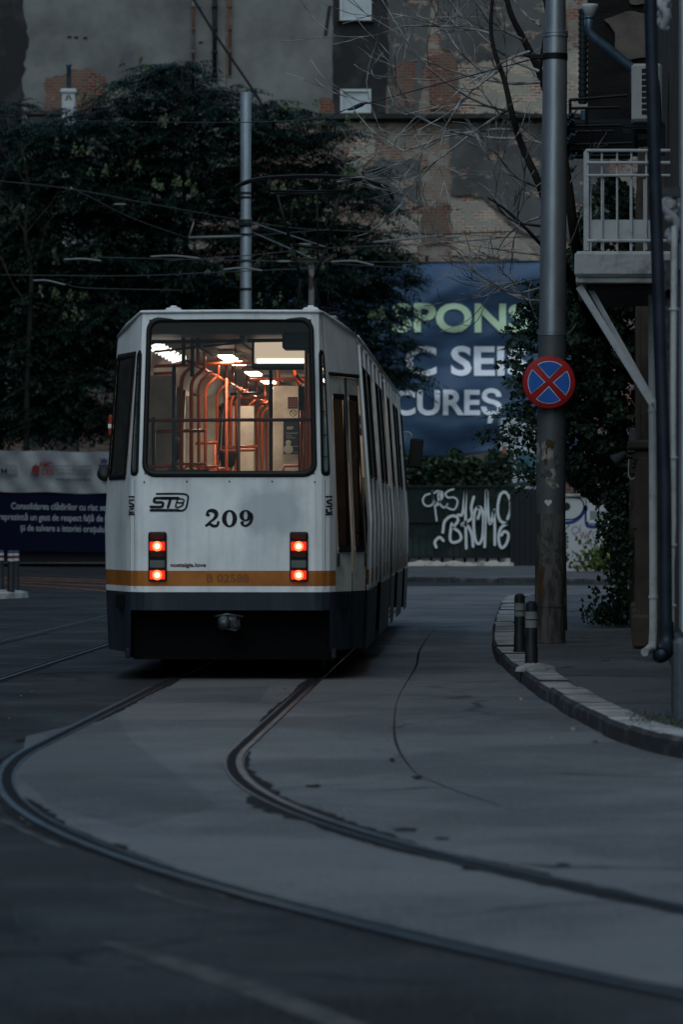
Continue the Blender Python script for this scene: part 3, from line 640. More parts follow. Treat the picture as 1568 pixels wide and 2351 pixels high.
# tail lamps
LENS = {k: v for k, v in dict(amber=mat('unlit_amber', (.05, .012, .01), .2), red=mat('lit_red_lens', (.6, .02, .01), .3, emit=((1, .03, .008), .9)), mid=mat('lit_orange', (1, .2, .08), .3, emit=((1, .12, .04), 3.2)), core=mat('lit_bulb', (1, .5, .3), .3, emit=((1, .45, .22), 12)), dark=mat('unlit_red', (.035, .008, .008), .2), clear=mat('unlit_white', (.10, .12, .12), .25)).items()}
for X0 in (361.5, 686.5):
    u = (X0 - CX) * TY / F - TX
    h = MB(); z0, z1 = 1.5 - (1333 - HY) / 245, 1.5 - (1221 - HY) / 245; h.box((u, -.016, (z0 + z1) / 2), (.172, .05, z1 - z0), bev=.014)
    lamp = h.build('tail_lamp', M_['rubber'], tram); 
    def lens(zc, hh, key, name):
        b = MB(); b.box((u, -.046, zc), (.145, .018, hh), bev=.007); return b.build(name, LENS[key], lamp, False)
    zz = lambda y: 1.5 - (y - HY) / 245
    lens(zz(1231), .055, 'amber', 'indicator_lens'); lens(zz(1272), .07, 'dark', 'reflector'); lens(zz(1295), .07, 'clear', 'reversing_lens')
    for yy in (1254, 1320):
        lens(zz(yy), .085, 'red', 'red_lens'); b = MB(); b.lathe([(0, 0), (.024, 0), (.019, .006), (0, .009)], (u, -.056, zz(yy)), 14, M=Matrix.Rotation(math.radians(90), 3, 'X')); b.build('bulb', LENS['core'], lamp); b = MB(); b.lathe([(0, 0), (.046, 0), (.042, .002), (0, .003)], (u, -.0553, zz(yy)), 18, M=Matrix.Rotation(math.radians(90), 3, 'X')); b.build('glow_ring', LENS['mid'], lamp)
# marker lamps on both flanks, door lamp beside the rear door
def marker(x, y, z, sg):
    h = MB(); h.box((x, y, z), (.05, .07, .20), bev=.012); o = h.build('marker_lamp', mat('marker_orange', (.30, .035, .012), .3) if 'marker_orange' not in bpy.data.materials else bpy.data.materials['marker_orange'], tram)
    b = MB(); b.box((x, y, z - .01), (.056, .076, .05), bev=.008); b.build('lamp_band', M_['signw'], o)
marker(1.20, 1.22, 2.42, 1); marker(-1.225, 1.15, 2.42, -1); marker(1.19, 17.3, 2.45, 1); 
# painted marks
PK = M_['black']
def face_M(u0, z0, sx=1., y=-.0035): return lambda a, b: Vector((u0 + a * sx, y, z0 + b))
def px_u(x): return (x - CX) * TY / F - TX
def px_z(y): return CH + (HY - y) * TY / F
C2 = lambda a, b: Vector((px_u(214.4 + a * .4883), -.0035, px_z(1071.9 + b * .4883)))
m = MB(); w9 = .0042 * 9 * .49 * 1.0
# the two-bar emblem
for st in ([(296, 127), (420, 127), (443, 138), (444, 152), (436, 190), (422, 204), (400, 207)], [(400, 204), (268, 204)], [(400, 147), (300, 147), (286, 152), (288, 166), (322, 167), (326, 178), (316, 188), (268, 188)], [(318, 148), (398, 148)], [(362, 150), (350, 190)], [(396, 150), (386, 188), (408, 187), (420, 178), (420, 171), (396, 168)], [(398, 151), (416, 151), (426, 158), (420, 168), (402, 169)]):
    ribbon(m, st, 7.5 if st[0] in ((396, 150), (398, 151)) else 13 if len(st) != 7 or st[0][0] > 300 else 9, lambda a, b: C2(a, b), sm=4)
m.build('operator_emblem', PK, tram)
for sg, ux in ((1, 1115), (-1, 172)):          # small emblems on the corners
    m = MB(); cc = (lambda a, b: C2(ux + (a - ux) , b))
    for st in ([(ux - 14, 140), (ux + 14, 140)], [(ux + 12, 155), (ux - 8, 158), (ux - 8, 170), (ux + 10, 174), (ux + 10, 186), (ux - 12, 186)], [(ux, 198), (ux + 12, 196)], [(ux - 12, 200), (ux - 10, 215), (ux + 12, 212)], [(ux - 14, 224), (ux + 14, 222)]):
        def CM(a, b, sg=sg):
            q = C2(a, b); s_off = (a - ux) / 30
            p = rear(3.05 + s_off * 1.2 * sg, q.z); return Vector((p.x * sg + .006 * sg, p.y - .008, q.z))
        ribbon(m, st, 7, CM, sm=4)
    m.build('corner_emblem', PK, tram)
# numerals 2 0 9 with heavy stems and hairlines
m = MB()
ribbon(m, [(532, 228), (538, 211), (556, 205), (574, 213), (577, 230), (564, 247), (545, 261), (531, 277)], lambda t: 9 + 12 * math.sin(math.pi * min(1, t * 1.15)) ** 2, C2)
ribbon(m, [(530, 276), (545, 268), (562, 277), (580, 276), (588, 259)], lambda t: 15 - 6 * abs(t - .5), C2); m.add([C2(527 + 15 * math.cos(a), 228 + 0) for a in (0,)] + [C2(540 + 8 * math.cos(a), 226 + 8 * math.sin(a)) for a in [k * math.pi / 5 for k in range(10)]], [tuple(range(1, 11))])
def ringnum(cx, cy, rx, ry, ix, iy):
    k = 28; o = [C2(cx + rx * math.cos(2 * math.pi * j / k), cy + ry * math.sin(2 * math.pi * j / k)) for j in range(k)]; i_ = [C2(cx + ix * math.cos(2 * math.pi * j / k), cy + iy * math.sin(2 * math.pi * j / k)) for j in range(k)]
    m.add(o + i_, [(j, (j + 1) % k, k + (j + 1) % k, k + j) for j in range(k)])
ringnum(640, 243, 36, 41, 14, 32); ringnum(716, 229, 30, 27, 9, 19)
ribbon(m, [(741, 222), (745, 240), (738, 262), (720, 276), (702, 273), (694, 262)], lambda t: 17 - 9 * t, C2); m.add([C2(701 + 8 * math.cos(a), 262 + 8 * math.sin(a)) for a in [k * math.pi / 5 for k in range(10)]], [tuple(range(10))])
m.build('fleet_number', PK, tram)
def put_text(txt, x0, y_base, width_px, height_px, mt, name, parent, conv, off=.0, shear=0., spacing=1.):
    vs, fs = text_mesh(txt, 1., off, shear, spacing); w = max(v.x for v in vs) - min(v.x for v in vs); mnx = min(v.x for v in vs); sx = width_px / w; sy = height_px / .73
    m = MB(); m.add([conv(x0 + (v.x - mnx) * sx, y_base - v.y * sy) for v in vs], fs); return m.build(name, mt, parent)
DD = lambda a, b: Vector((px_u(a), -.0035, px_z(b)))
put_text('nostalgia.love', 391, 1301, 82, 9, mat('dark_maroon', (.10, .02, .03), .6), 'web_address', tram, DD, .035)
put_text('B 02588', 474, 1336, 98, 19, mat('faded_number', (.22, .09, .03), .6), 'registration_number', tram, DD, .02)
for u0, u1, z in ((-.90, .90, 1.905),):
    pass
for u in (-.895, .895):
    m = MB(); m.tube([(u, .062, .86), (u, .062, 1.88)], .0035, 4); m.build('panel_seam', M_['tdark'], tram)
for k, (u, z) in enumerate([(-.8, 1.86), (-.4, 1.865), (.0, 1.865), (.4, 1.865), (.8, 1.86), (-.6, 3.435), (-.2, 3.437), (.2, 3.437), (.6, 3.435)]):
    m = MB(); m.lathe([(.009, 0), (.008, .004), (0, .005)], (u, (.0 if z < 2 else .098) - .001, z), 8, M=Matrix.Rotation(math.radians(90), 3, 'X')); m.build('screw', M_['tdark'], tram)
# ------------------------------------------------------------------ inside the tram
m = MB()
for sg in (-1, 1):   # wall linings
    m.quad((sg * 1.19, 1.2, .92), (sg * 1.19, 19, .92), (sg * 1.19, 19, 1.93), (sg * 1.19, 1.2, 1.93), 0)
    for a, b, k in (mr1 + mr2 if sg > 0 else ml1 + ml2):
        if k != 'w' and k != 'd': m.quad((sg * 1.12, a, 1.93), (sg * 1.12, b, 1.93), (sg * 1.06, b, 3.0), (sg * 1.06, a, 3.0), 0)
    m.quad((sg * 1.06, 1.2, 3.0), (sg * 1.06, 19, 3.0), (sg * .86, 19, 3.27), (sg * .86, 1.2, 3.27), 1)
m.quad((-.86, .5, 3.27), (.86, .5, 3.27), (.86, 19, 3.27), (-.86, 19, 3.27), 1); m.quad((-.8, .14, 3.38), (.8, .14, 3.38), (.86, .5, 3.27), (-.86, .5, 3.27), 1)
m.quad((-.85, .2, .92), (.85, .2, .92), (1.15, 1.2, .92), (-1.15, 1.2, .92), 2); m.quad((-1.15, 1.2, .92), (1.15, 1.2, .92), (1.15, 19, .92), (-1.15, 19, .92), 2); m.quad((-.9, .12, .92), (.9, .12, .92), (.9, .12, 1.9), (-.9, .12, 1.9), 0)
for y in (17.2,): m.quad((-1.1, y, .92), (1.1, y, .92), (1.1, y, 3.27), (-1.1, y, 3.27), 0)
m.build('interior_lining', [M_['cream'], M_['ceil'], M_['tblack']], tram)
# cream partitions seen through the window
def partition(u0, u1, y, z0, z1, t=.03):
    b = MB(); b.box(((u0 + u1) / 2, y, (z0 + z1) / 2), (u1 - u0, t, z1 - z0), bev=.008); return b.build('partition', M_['cream'], tram)
partition(-1.1, -.72, 2.35, .95, 2.95); partition(.15, .62, 4.6, .95, 2.92); partition(-.35, .12, 12.5, .95, 2.9); partition(.62, 1.1, 4.62, .95, 2.92)
partition(-.98, -.62, 7.2, .95, 2.9); partition(-.60, -.34, 9.35, .95, 2.85)
def iu(x, Y): return (x - CX) * Y / F - (TX + S1 * (Y - TY))       # interior: picture x at depth Y -> local u
# lit ceiling lamps: two rows
LAMP = mat('lamp_tube', (1, .95, .85), .4, emit=((1, .82, .64), 36)); LBAR = mat('lamp_body', (.5, .5, .48), .5)
for k, (u, v) in enumerate([(-.30, 4.2), (-.30, 5.6), (-.30, 8.6), (-.28, 11.2), (-.28, 13.8), (.48, 3.2), (.48, 7.0), (.48, 11.0), (.48, 15.0)]):
    b = MB(); b.box((u, v, 3.235), (.20, .95, .05), bev=.015); lp_ = b.build('ceiling_lamp', LBAR, tram); b = MB(); b.box((u, v, 3.203), (.15, .85, .02), bev=.006); b.build('lamp_tube', LAMP, lp_)
b = MB(); b.box((-.93, 2.0, 3.10), (.06, 1.7, .24), rot=Matrix.Rotation(math.radians(38), 3, 'Y')); lp_ = b.build('cove_lamp', LBAR, tram)
for k in range(8):
    b = MB(); u_, z_, v_ = -.875 + .026 * k, 3.165 - .015 * k, 1.25 + .08 * k; b.tube([(u_, v_, z_), (u_ + .07 + .010 * k, v_, z_ + .035), (u_ + .13, v_, z_ + .055)], .0135, 8); b.build('lamp_slat', mat('slat_lit', (1, .97, .92), .4, emit=((1, .93, .85), 2.6)) if k == 0 else bpy.data.materials['slat_lit'], lp_, True)
# display housing under the ceiling at the right
Yd = 37.6; u0, u1 = iu(578, Yd), iu(716, Yd); zt, zb = CH + (HY - 764) * Yd / F, CH + (HY - 850) * Yd / F
b = MB(); b.box(((u0 + u1) / 2, Yd - TY, (zt + zb) / 2), (u1 - u0, .16, zt - zb), bev=.02); ds_ = b.build('display_housing', mat('housing_navy', (.03, .045, .06), .4), tram)
b = MB(); b.box(((u0 + u1) / 2 - .01, Yd - TY - .083, (zt + zb) / 2 + .01), ((u1 - u0) * .86, .012, (zt - zb) * .72), bev=.005); b.build('glow_panel', None or mat('panel_reflection', (.7, .6, .5), .35, emit=((1, .80, .60), .75), n_scale=3), ds_)  # white panel; the lamp light it reflects is put in as glow
b = MB(); b.box(((u0 + u1) / 2 - .01, Yd - TY - .085, zb + .085), ((u1 - u0) * .80, .02, .05), bev=.008); b.build('glow_strip', mat('strip_reflection', (1, .9, .8), .35, emit=((1, .88, .72), 2.4)), ds_)  # glowing strip added for the brighter reflection low on the panel
# stanchions with bent tops on the left of the aisle
for x, v in zip((416, 439, 456, 471, 498, 529, 541, 567, 590, 601, 613), (1.5, 2.8, 3.7, 4.8, 6.5, 8.6, 9.2, 11.9, 13.6, 14.7, 15.9)):
    u = iu(x, TY + v); b = MB(); b.tube([(u, v, .95), (u, v, 2.84), (u + .01, v, 2.90), (u + .035, v, 2.95), (u + .14, v, 3.04)], .0175 if v > 3 else .021, 10); b.build('grab_pole', M_['pole_o'], tram, True)
b = MB(); b.tube([(-.50, 1.3, 3.05), (-.50, 16.4, 3.05)], .017, 8); b.build('hand_rail', M_['pole_o'], tram, True)
b = MB(); b.tube([(.52, 2.2, 2.93), (.52, 16.4, 2.93)], .017, 8); b.build('hand_rail', M_['pole_o'], tram, True)
for u, v in [(-.50, 1.9), (-.50, 2.7), (-.5, 3.6), (-.5, 5.6), (-.5, 6.9), (-.5, 8.0), (-.5, 10.6), (-.5, 12.4), (-.5, 14.2)]:
    b = MB(); b.tube([(u, v, 3.05), (u, v, 3.27)], .016, 8); b.build('rail_hanger', M_['pole_o'], tram, True)
for x, Y, zb_, zt_, k in ((712, 37.0, .95, 3.1, 'pole_o'), (704, 37.3, .95, 3.2, 'pole_o'), (399, 37.0, .95, 3.0, 'pole_d'), (622, 38.0, .95, 3.25, 'pole_d'), (693, 38.4, .95, 2.6, 'pole_o'), (516, 44, .95, 3.2, 'pole_d'), (520, 40.5, .95, 3.0, 'pole_o'), (493, 40.5, .95, 2.3, 'pole_o'), (548, 41, .95, 2.9, 'pole_d'), (640, 41.5, 2.72, 3.2, 'pole_o'), (421, 37.2, 3.0, 3.3, 'pole_d'), (441, 37.4, 2.9, 3.3, 'pole_d'), (352, 37.3, .95, 2.5, 'pole_d')):
    b = MB(); u = iu(x, Y); b.tube([(u, Y - TY, zb_), (u, Y - TY, zt_)], .02 if Y < 39 else .017, 8); b.build('grab_pole', M_[k], tram, True)
for x0, x1, y, Y, k in ((351, 471, 991, 38.2, 'pole_o'), (448, 500, 1018, 42, 'pole_o'), (508, 585, 1035, 42.5, 'pole_o'), (508, 590, 1027, 44, 'pole_o'), (340, 394, 1072, 37, 'pole_o'), (345, 447, 841, 38.6, 'pole_o'), (352, 402, 858, 39.5, 'pole_o'), (452, 575, 836, 40, 'pole_o'), (575, 702, 872, 41, 'pole_o'), (508, 610, 929, 49, 'pole_o'), (520, 612, 915, 46, 'pole_o'), (528, 600, 905, 44, 'pole_d')):
    b = MB(); z = CH + (HY - y) * Y / F; b.tube([(iu(x0, Y), Y - TY, z), (iu(x1, Y), Y - TY, z + .01)], .017, 8); b.build('cross_rail', M_[k], tram, True)
b = MB(); Y = 39.5; b.tube([(iu(a, Y), Y - TY + q, CH + (HY - c) * Y / F) for a, c, q in ((674, 800, 0), (676, 862, 0), (684, 880, .1), (702, 893, .3))], .017, 8); b.build('grab_pole', M_['pole_o'], tram, True)
# hanging cables and ceiling clutter
b = MB(); b.tube([(iu(540, 38), 2.0, 3.3), (iu(541, 38), 2.0, 2.7), (iu(546, 38), 2.0, 1.6)], .005, 5); b.tube([(iu(547, 43), 7.0, 2.9), (iu(543, 43), 7.0, 1.8)], .005, 5); b.tube([(iu(512, 41), 5, 2.75), (iu(500, 41), 5, 2.2)], .008, 5); b.build('hanging_cable', M_['wired'], tram)
b = MB(); b.tube([(-.8, .6, 3.2), (.6, .9, 3.23)], .02, 6); b.tube([(-.78, .9, 3.12), (.2, 1.2, 3.24)], .012, 6); b.box((.62, .6, 3.2), (.30, .3, .16), bev=.02); b.box((-.35, 1.8, 3.2), (.05, 2.2, .08)); b.box((.1, 1.6, 3.21), (.04, 2.6, .07)); b.build('ceiling_fittings', M_['tdark'], tram)
# notices on the partition
def notice(x0, x1, y0, y1, Y, mt, nm, lines, lm):
    z0, z1 = CH + (HY - y1) * Y / F, CH + (HY - y0) * Y / F; a, c = iu(x0, Y), iu(x1, Y); b = MB(); b.box(((a + c) / 2, Y - TY, (z0 + z1) / 2), (c - a, .004, z1 - z0)); o = b.build(nm, mt, tram)
    q = MB()
    for fx0, fx1, fy, fh in lines: q.quad((lerp(a, c, fx0), Y - TY - .004, lerp(z1, z0, fy)), (lerp(a, c, fx1), Y - TY - .004, lerp(z1, z0, fy)), (lerp(a, c, fx1), Y - TY - .004, lerp(z1, z0, fy + fh)), (lerp(a, c, fx0), Y - TY - .004, lerp(z1, z0, fy + fh)))
    q.build('printed_lines', lm, o); return o
CRL = mat('poster_light', (.35, .35, .33), .6)
notice(661, 684, 912, 939, 40.5, mat('poster_maroon', (.07, .035, .045), .6), 'notice', [(.1, .9, .15 + .16 * k, .07) for k in range(5)], mat('poster_pink', (.22, .10, .10), .6))
notice(651, 689, 967, 1043, 40.5, mat('poster_navy', (.02, .03, .038), .5), 'poster', [(.2, .6, .17, .03), (.2, .55, .22, .03), (.15, .85, .36, .015), (.15, .5, .44, .012), (.15, .7, .50, .012), (.45, .9, .76, .012), (.35, .9, .93, .012)], CRL)
b = MB(); Y = 40.45; c_ = (iu(662, Y), Y - TY - .006, CH + (HY - 1032) * Y / F); b.lathe([(0, 0), (.05, 0), (.035, .003), (0, .004)], c_, 12, M=Matrix.Rotation(math.radians(90), 3, 'X')); b.lathe([(0, 0), (.03, 0), (0, .004)], (c_[0], c_[1], c_[2] + .07), 12, M=Matrix.Rotation(math.radians(90), 3, 'X')); b.build('poster_figure', CRL, tram)
b = MB(); Y = 40.4; cz = CH + (HY - 949) * Y / F; cu_ = iu(673, Y)
for a0 in range(24): 
    a, c = 2 * math.pi * a0 / 24, 2 * math.pi * (a0 + 1) / 24; b.quad(*[(cu_ + r * math.cos(q), Y - TY, cz + r * math.sin(q)) for r, q in ((.036, a), (.036, c), (.029, c), (.029, a))])
b.tube([(cu_ - .022, Y - TY, cz + .022), (cu_ + .022, Y - TY, cz - .022)], .003, 4); b.build('round_sticker', M_['pole_d'], tram)
# dark cab column at the right with a seat box
b = MB(); b.box((iu(700, 38.9), 2.9, 2.25), (.13, .1, 1.25), bev=.02); b.build('cab_column', mat('cab_navy', (.02, .028, .035), .5), tram)
# seats
for u, v in ((-.55, 1.9), (-.55, 3.6), (-.55, 5.2), (-.6, 7.4), (.5, 3.3), (.5, 6.3), (-.6, 10.9), (.5, 8.3)):
    st = empty('passenger_seat', (u, v, .92)); st.parent = tram
    b = MB(); b.box((0, 0, .45), (.44, .42, .06), bev=.02); b.box((0, .19, .78), (.44, .05, .62), rot=Matrix.Rotation(math.radians(-8), 3, 'X'), bev=.02); b.build('seat_shell', mat('seat_shell', (.10, .09, .085), .5) if 'seat_shell' not in bpy.data.materials else bpy.data.materials['seat_shell'], st)
    b = MB(); b.tube([(-.2, .22, 1.05), (-.17, .24, 1.14), (.17, .24, 1.14), (.2, .22, 1.05)], .014, 8); b.tube([(0, 0, 0), (0, 0, .43)], .03, 8); b.build('seat_handle', M_['pole_o'], st, True)
# roof equipment
def roofpart(name, mk, m_):
    b = MB(); mk(b); return b.build(name, m_, tram)
Yh = 38.2; roofpart('roof_hatch', lambda b: (b.box((iu(568, Yh), Yh - TY, 3.515), (.74, .8, .035), bev=.015), b.box((iu(568, Yh), Yh - TY, 3.485), (.66, .7, .05))), M_['roofg'])
for x in (402, 716): roofpart('roof_bracket', lambda b: (b.box((iu(x, 36.6), .45, 3.49), (.16, .16, .05), bev=.02), b.box((iu(x, 36.6), .45, 3.52), (.07, .10, .03), bev=.012)), M_['white'])
for v, w, h in ((4.0, .5, .13), (7.6, .45, .16), (8.6, .4, .12), (12.0, .5, .18)):
    roofpart('roof_ventilator', lambda b: (b.box((.62, v, 3.47 + h * .4), (w * .7, .5, h * .8), bev=.02), b.box((.62, v, 3.47 + h * .9), (w, .7, .05), bev=.02)), M_['roofg'])
roofpart('roof_box', lambda b: (b.box((.25, 11.6, 3.56), (1.0, 1.2, .16), bev=.03), b.box((-.1, 5.6, 3.52), (.9, 1.6, .1), bev=.03)), M_['roofg'])
roofpart('roof_cable', lambda b: b.tube(catmull([(.85, .5, 3.52), (1.0, .9, 3.5), (.7, 2.2, 3.52), (.75, 3.6, 3.52)], 5), .014, 6), M_['wired'])
# pantograph
pg = empty('pantograph', (0, 0, 0)); pg.parent = tram; Yp = 50.0; cu0 = iu(722, Yp); PV = Yp - TY
def pp(x, y, dv=0): return Vector((iu(x, Yp + dv), PV + dv, CH + (HY - y) * Yp / F))
for dv in (-.12, .12):
    b = MB(); b.tube(catmull([pp(540, 431, dv), pp(560, 421, dv), pp(600, 411, dv), pp(680, 406, dv), pp(760, 407, dv), pp(820, 413, dv), pp(865, 424, dv), pp(888, 433, dv), pp(897, 447, dv), pp(902, 458, dv)], 5), .020, 8); b.build('contact_strip', M_['iron'], pg, True)
b = MB()
for a, c in (((621, 440), (805, 440)), ((630, 446), (800, 444)), ((618, 411), (618, 446)), ((805, 410), (805, 446))): b.tube([pp(*a), pp(*c)], .017, 6)
for s0, s1 in (((636, 446), (668, 560)), ((782, 446), (752, 560)), ((668, 560), (692, 640)), ((752, 560), (722, 640)), ((728, 446), (730, 600)), ((672, 563), (748, 572))): b.tube([pp(*s0), pp(*s1)], .022 if s0[1] > 500 or abs(s0[0] - 728) > 9 else .012, 6)
b.tube([pp(692, 640), (iu(680, Yp) - .1, PV + .7, 3.62)], .026, 6); b.tube([pp(722, 640), (iu(730, Yp) + .1, PV + .7, 3.62)], .026, 6); b.build('pantograph_arm', M_['iron'], pg, True)
b = MB(); b.box((cu0 - .05, PV + .3, 3.58), (1.3, 1.3, .06), bev=.02); [b.tube([(cu0 + sx * .5, PV + .3 + sy * .5, 3.45), (cu0 + sx * .5, PV + .3 + sy * .5, 3.58)], .05, 8) for sx in (-1, 1) for sy in (-1, 1)]; b.build('pantograph_base', M_['iron'], pg)
# front mirrors
def mirror(sg):
    e = empty('wing_mirror', (0, 0, 0)); e.parent = tram; v = 19.0; u = 1.12 * sg
    b = MB(); b.tube([(u, v, 2.76), (u + .17 * sg, v - .05, 2.76), (u + .20 * sg, v - .06, 2.74), (u + .21 * sg, v - .06, 2.66)], .011, 6); b.build('mirror_arm', M_['wpaint'], e, True)
    b = MB(); b.box((u + .27 * sg, v - .06, 2.46), (.19, .06, .42), rot=Matrix.Rotation(math.radians(5), 3, 'Y'), bev=.025); b.build('mirror_housing', M_['iron'], e); b = MB(); b.box((u + .27 * sg, v - .094, 2.46), (.16, .006, .37), rot=Matrix.Rotation(math.radians(5), 3, 'Y')); b.build('mirror_glass', mat('mirror_glass', (.02, .022, .025), .2, .5) if 'mirror_glass' not in bpy.data.materials else bpy.data.materials['mirror_glass'], e)
mirror(1); 
marker(1.19, 18.8, 2.38, 1)
b = MB(); b.lathe([(0, 0), (.06, 0), (.07, .02), (.07, .12), (0, .14)], (-1.29, 1.1, 1.95), 16, M=Matrix.Rotation(math.radians(-90), 3, 'X')); b.build('side_lamp', M_['rubber'], tram, True)
# ------------------------------------------------------------------ passengers seen through the rear window
def seated_person(x, Y, label, hair, coat, lean=0.):
    u = iu(x, Y); v = Y - TY; wp = tram.matrix_basis @ Vector((u, v, 0)); e = empty('person', (wp.x, wp.y, .92 + .48), -ang + lean, label, 'person')
    V = [(0, 0, .05), (0, .0, .28), (0, .01, .50), (0, .02, .60), (0, .03, .68), (-.19, .02, .52), (-.24, .12, .28), (-.20, .32, .18), (.19, .02, .52), (.24, .12, .28), (.20, .32, .18), (-.10, .05, .05), (-.12, .45, .06), (-.12, .48, -.40), (.10, .05, .05), (.12, .45, .06), (.12, .48, -.40)]
    E = [(0, 1), (1, 2), (2, 3), (3, 4), (2, 5), (5, 6), (6, 7), (2, 8), (8, 9), (9, 10), (0, 11), (11, 12), (12, 13), (0, 14), (14, 15), (15, 16)]
    R = [.15, .15, .13, .06, .055, .07, .05, .035, .07, .05, .035, .09, .07, .05, .09, .07, .05]
    me = bpy.data.meshes.new('body'); me.from_pydata(V, E, []); o = bpy.data.objects.new('body', me); COL.objects.link(o); o.parent = e
    sk = o.modifiers.new('s', 'SKIN'); 
    for i, r in enumerate(R): me.skin_vertices[0].data[i].radius = (r, r * .8)
    me.skin_vertices[0].data[0].use_root = True; o.modifiers.new('u', 'SUBSURF').levels = 2; o.modifiers['u'].render_levels = 2
    dg = bpy.context.evaluated_depsgraph_get(); dg.update(); m2 = bpy.data.meshes.new_from_object(o.evaluated_get(dg)); o.modifiers.clear(); o.data = m2; m2.materials.clear(); m2.materials.append(coat)
    m2.polygons.foreach_set('use_smooth', [True] * len(m2.polygons))
    SKIN = bpy.data.materials.get('skin') or mat('skin', (.45, .28, .2), .5)
    b = MB(); n = 16; pr = [(.001, -.13), (.045, -.125), (.062, -.08), (.076, -.03), (.083, .03), (.078, .075), (.055, .11), (.001, .125)]
    b.lathe([(r, z) for r, z in pr], (0, .05, .80), n); b.v = [(x_, (y_ - .05) * 1.18 + .05, z_) for x_, y_, z_ in b.v]; b.box((0, .155, .79), (.022, .035, .04), bev=.008)
    for sx in (-1, 1): b.box((.083 * sx, .045, .79), (.016, .035, .055), bev=.006)
    b.build('head', SKIN, e, True)
    b = MB(); b.lathe([(.04, -.10), (.078, -.07), (.092, -.01), (.096, .05), (.086, .095), (.06, .13), (.001, .145)], (0, .03, .80), n); b.v = [(x_, (y_ - .03) * 1.12 + .03 - (.0 if z_ > .8 else -.0), z_) for x_, y_, z_ in b.v]; b.build('hair', hair, e, True)
    return e
seated_person(397, 38.6, 'blurred passenger with dark grey hair seated nearest the rear window, at the left', mat('dark_hair', (.03, .027, .025), .7), mat('grey_coat', (.06, .06, .065), .8))
seated_person(524, 43.6, 'dark haired passenger seated halfway along the tram, right of the bent orange poles', mat('black_hair', (.015, .013, .012), .7), mat('dark_coat', (.03, .03, .035), .8), .2)

# ------------------------------------------------------------------ far building, banner, fences
YB = 150.0; 
def onY(Y): return lambda a, b: P(a, b, Y)
building = empty('building', (0, YB, 0), 0, 'tall old building with stained plaster, bare brick and two small white windows, closing the street', 'building')
def bpt(x, y, d=0.): p = P(x, y, YB); return Vector((p.x, -d, p.z))
BR = bricks('brick_and_lime', (.27, .245, .205), (.50, .55), 1.3, brick=(.20, .055, .036), brick2=(.08, .028, .022), mortar=(.22, .185, .15))
b = MB(); b.box((0, 4, 13), (60, 8, 26)); b.build('wall', BR, building)
for nm, x, y, w, d, h, lb in (('unseen_block', -22, 70, 12, 120, 13, 'long plain unseen block added left of the street, darkening horizon and reflections'), ('unseen_corner_block', 42, 106, 24, 40, 15, 'plain unseen block added across the side street to shut off the horizon'), ('unseen_block', -62, 156, 62, 12, 22, 'plain unseen block added beyond the tree, closing the horizon left of the brick building')):
    b = MB(); b.box((0, 0, h / 2), (w, d, h), bev=.1); e = empty(nm, (x, y, 0), 0, lb, 'unseen block'); b.build('wall', M_['stuccod'], e); b = MB(); b.prism([(-w / 2 - .4, -d / 2 - .4, h), (w / 2 + .4, -d / 2 - .4, h), (0, -d / 2 - .4, h + 3)], (0, d + .8, 0)); b.build('roof', M_['plinth'], e)  # unseen blocks added to close off the bright horizon and darken reflections
def ragged(pts, amp, seed, step=14):
    rnd = random.Random(seed); out = []
    for i in range(len(pts)):
        a, c = pts[i], pts[(i + 1) % len(pts)]; L_ = math.hypot(c[0] - a[0], c[1] - a[1]); k = max(1, int(L_ / step))
        for j in range(k):
            t = j / k; out.append((lerp(a[0], c[0], t) + rnd.uniform(-amp, amp), lerp(a[1], c[1], t) + rnd.uniform(-amp, amp)))
    return out
PL = dict(
 beige=bricks('plaster_beige', (.175, .175, .168), (.30, .34), .22, pcol2=(.095, .095, .093)),
 beige2=bricks('plaster_warm', (.19, .187, .177), (.27, .31), .22, pcol2=(.11, .109, .105)),
 grey=bricks('plaster_grey', (.10, .099, .096), (.40, .44), .9, brick=(.22, .07, .045), mortar=(.30, .26, .21), pcol2=(.06, .059, .058)),
 soot=mat('sooty_plaster', (.022, .022, .023), .9, n_scale=.9, col2=(.06, .058, .055), mask=(.5, .75), bump=.4, bscale=3, detail=10),
 lime=bricks('lime_patch', (.31, .28, .235), (.46, .51), 1.1, brick=(.22, .07, .045), mortar=(.44, .37, .29), pcol2=(.22, .20, .165)),
 brick=bricks('bare_brick', (.40, .34, .28), (.60, .66), 1.4, brick=(.17, .04, .027), brick2=(.07, .022, .017), mortar=(.15, .115, .09)))
def pslab(pts, key, d, seed, amp=4, name='plaster'):
    d += seed * .0012; q = ragged(pts, min(amp, 4) if key in ('brick', 'lime') else amp, seed, 9 if key in ('brick', 'lime') else 14); b = MB(); b.prism([bpt(x, y, d) for x, y in q], (0, d + .0, 0)); return fixn(b.build(name, PL[key], building))
pslab([(-80, -60), (442, -60), (442, 900), (-80, 900)], 'beige', .05, 1, 1)
pslab([(445, -60), (518, -60), (518, 500), (445, 500)], 'beige2', .06, 2, 1)
pslab([(522, -60), (764, -60), (764, 262), (700, 266), (640, 262), (522, 500)], 'beige2', .05, 3, 1.5)
pslab([(-80, -60), (40, -60), (62, 90), (50, 240), (58, 420), (-80, 420)], 'soot', .07, 4, 6)
pslab([(102, 178), (150, 172), (165, 160), (205, 160), (240, 178), (248, 262), (200, 275), (104, 268)], 'brick', .065, 5, 4, 'bare_brick')
pslab([(765, -60), (888, -60), (892, 120), (885, 262), (764, 262)], 'soot', .08, 6, 2)
pslab([(894, -60), (1000, -60), (975, 130), (960, 262), (892, 262)], 'grey', .06, 7, 3)
pslab([(903, 150), (956, 140), (950, 245), (906, 245)], 'brick', .075, 8, 5, 'bare_brick')
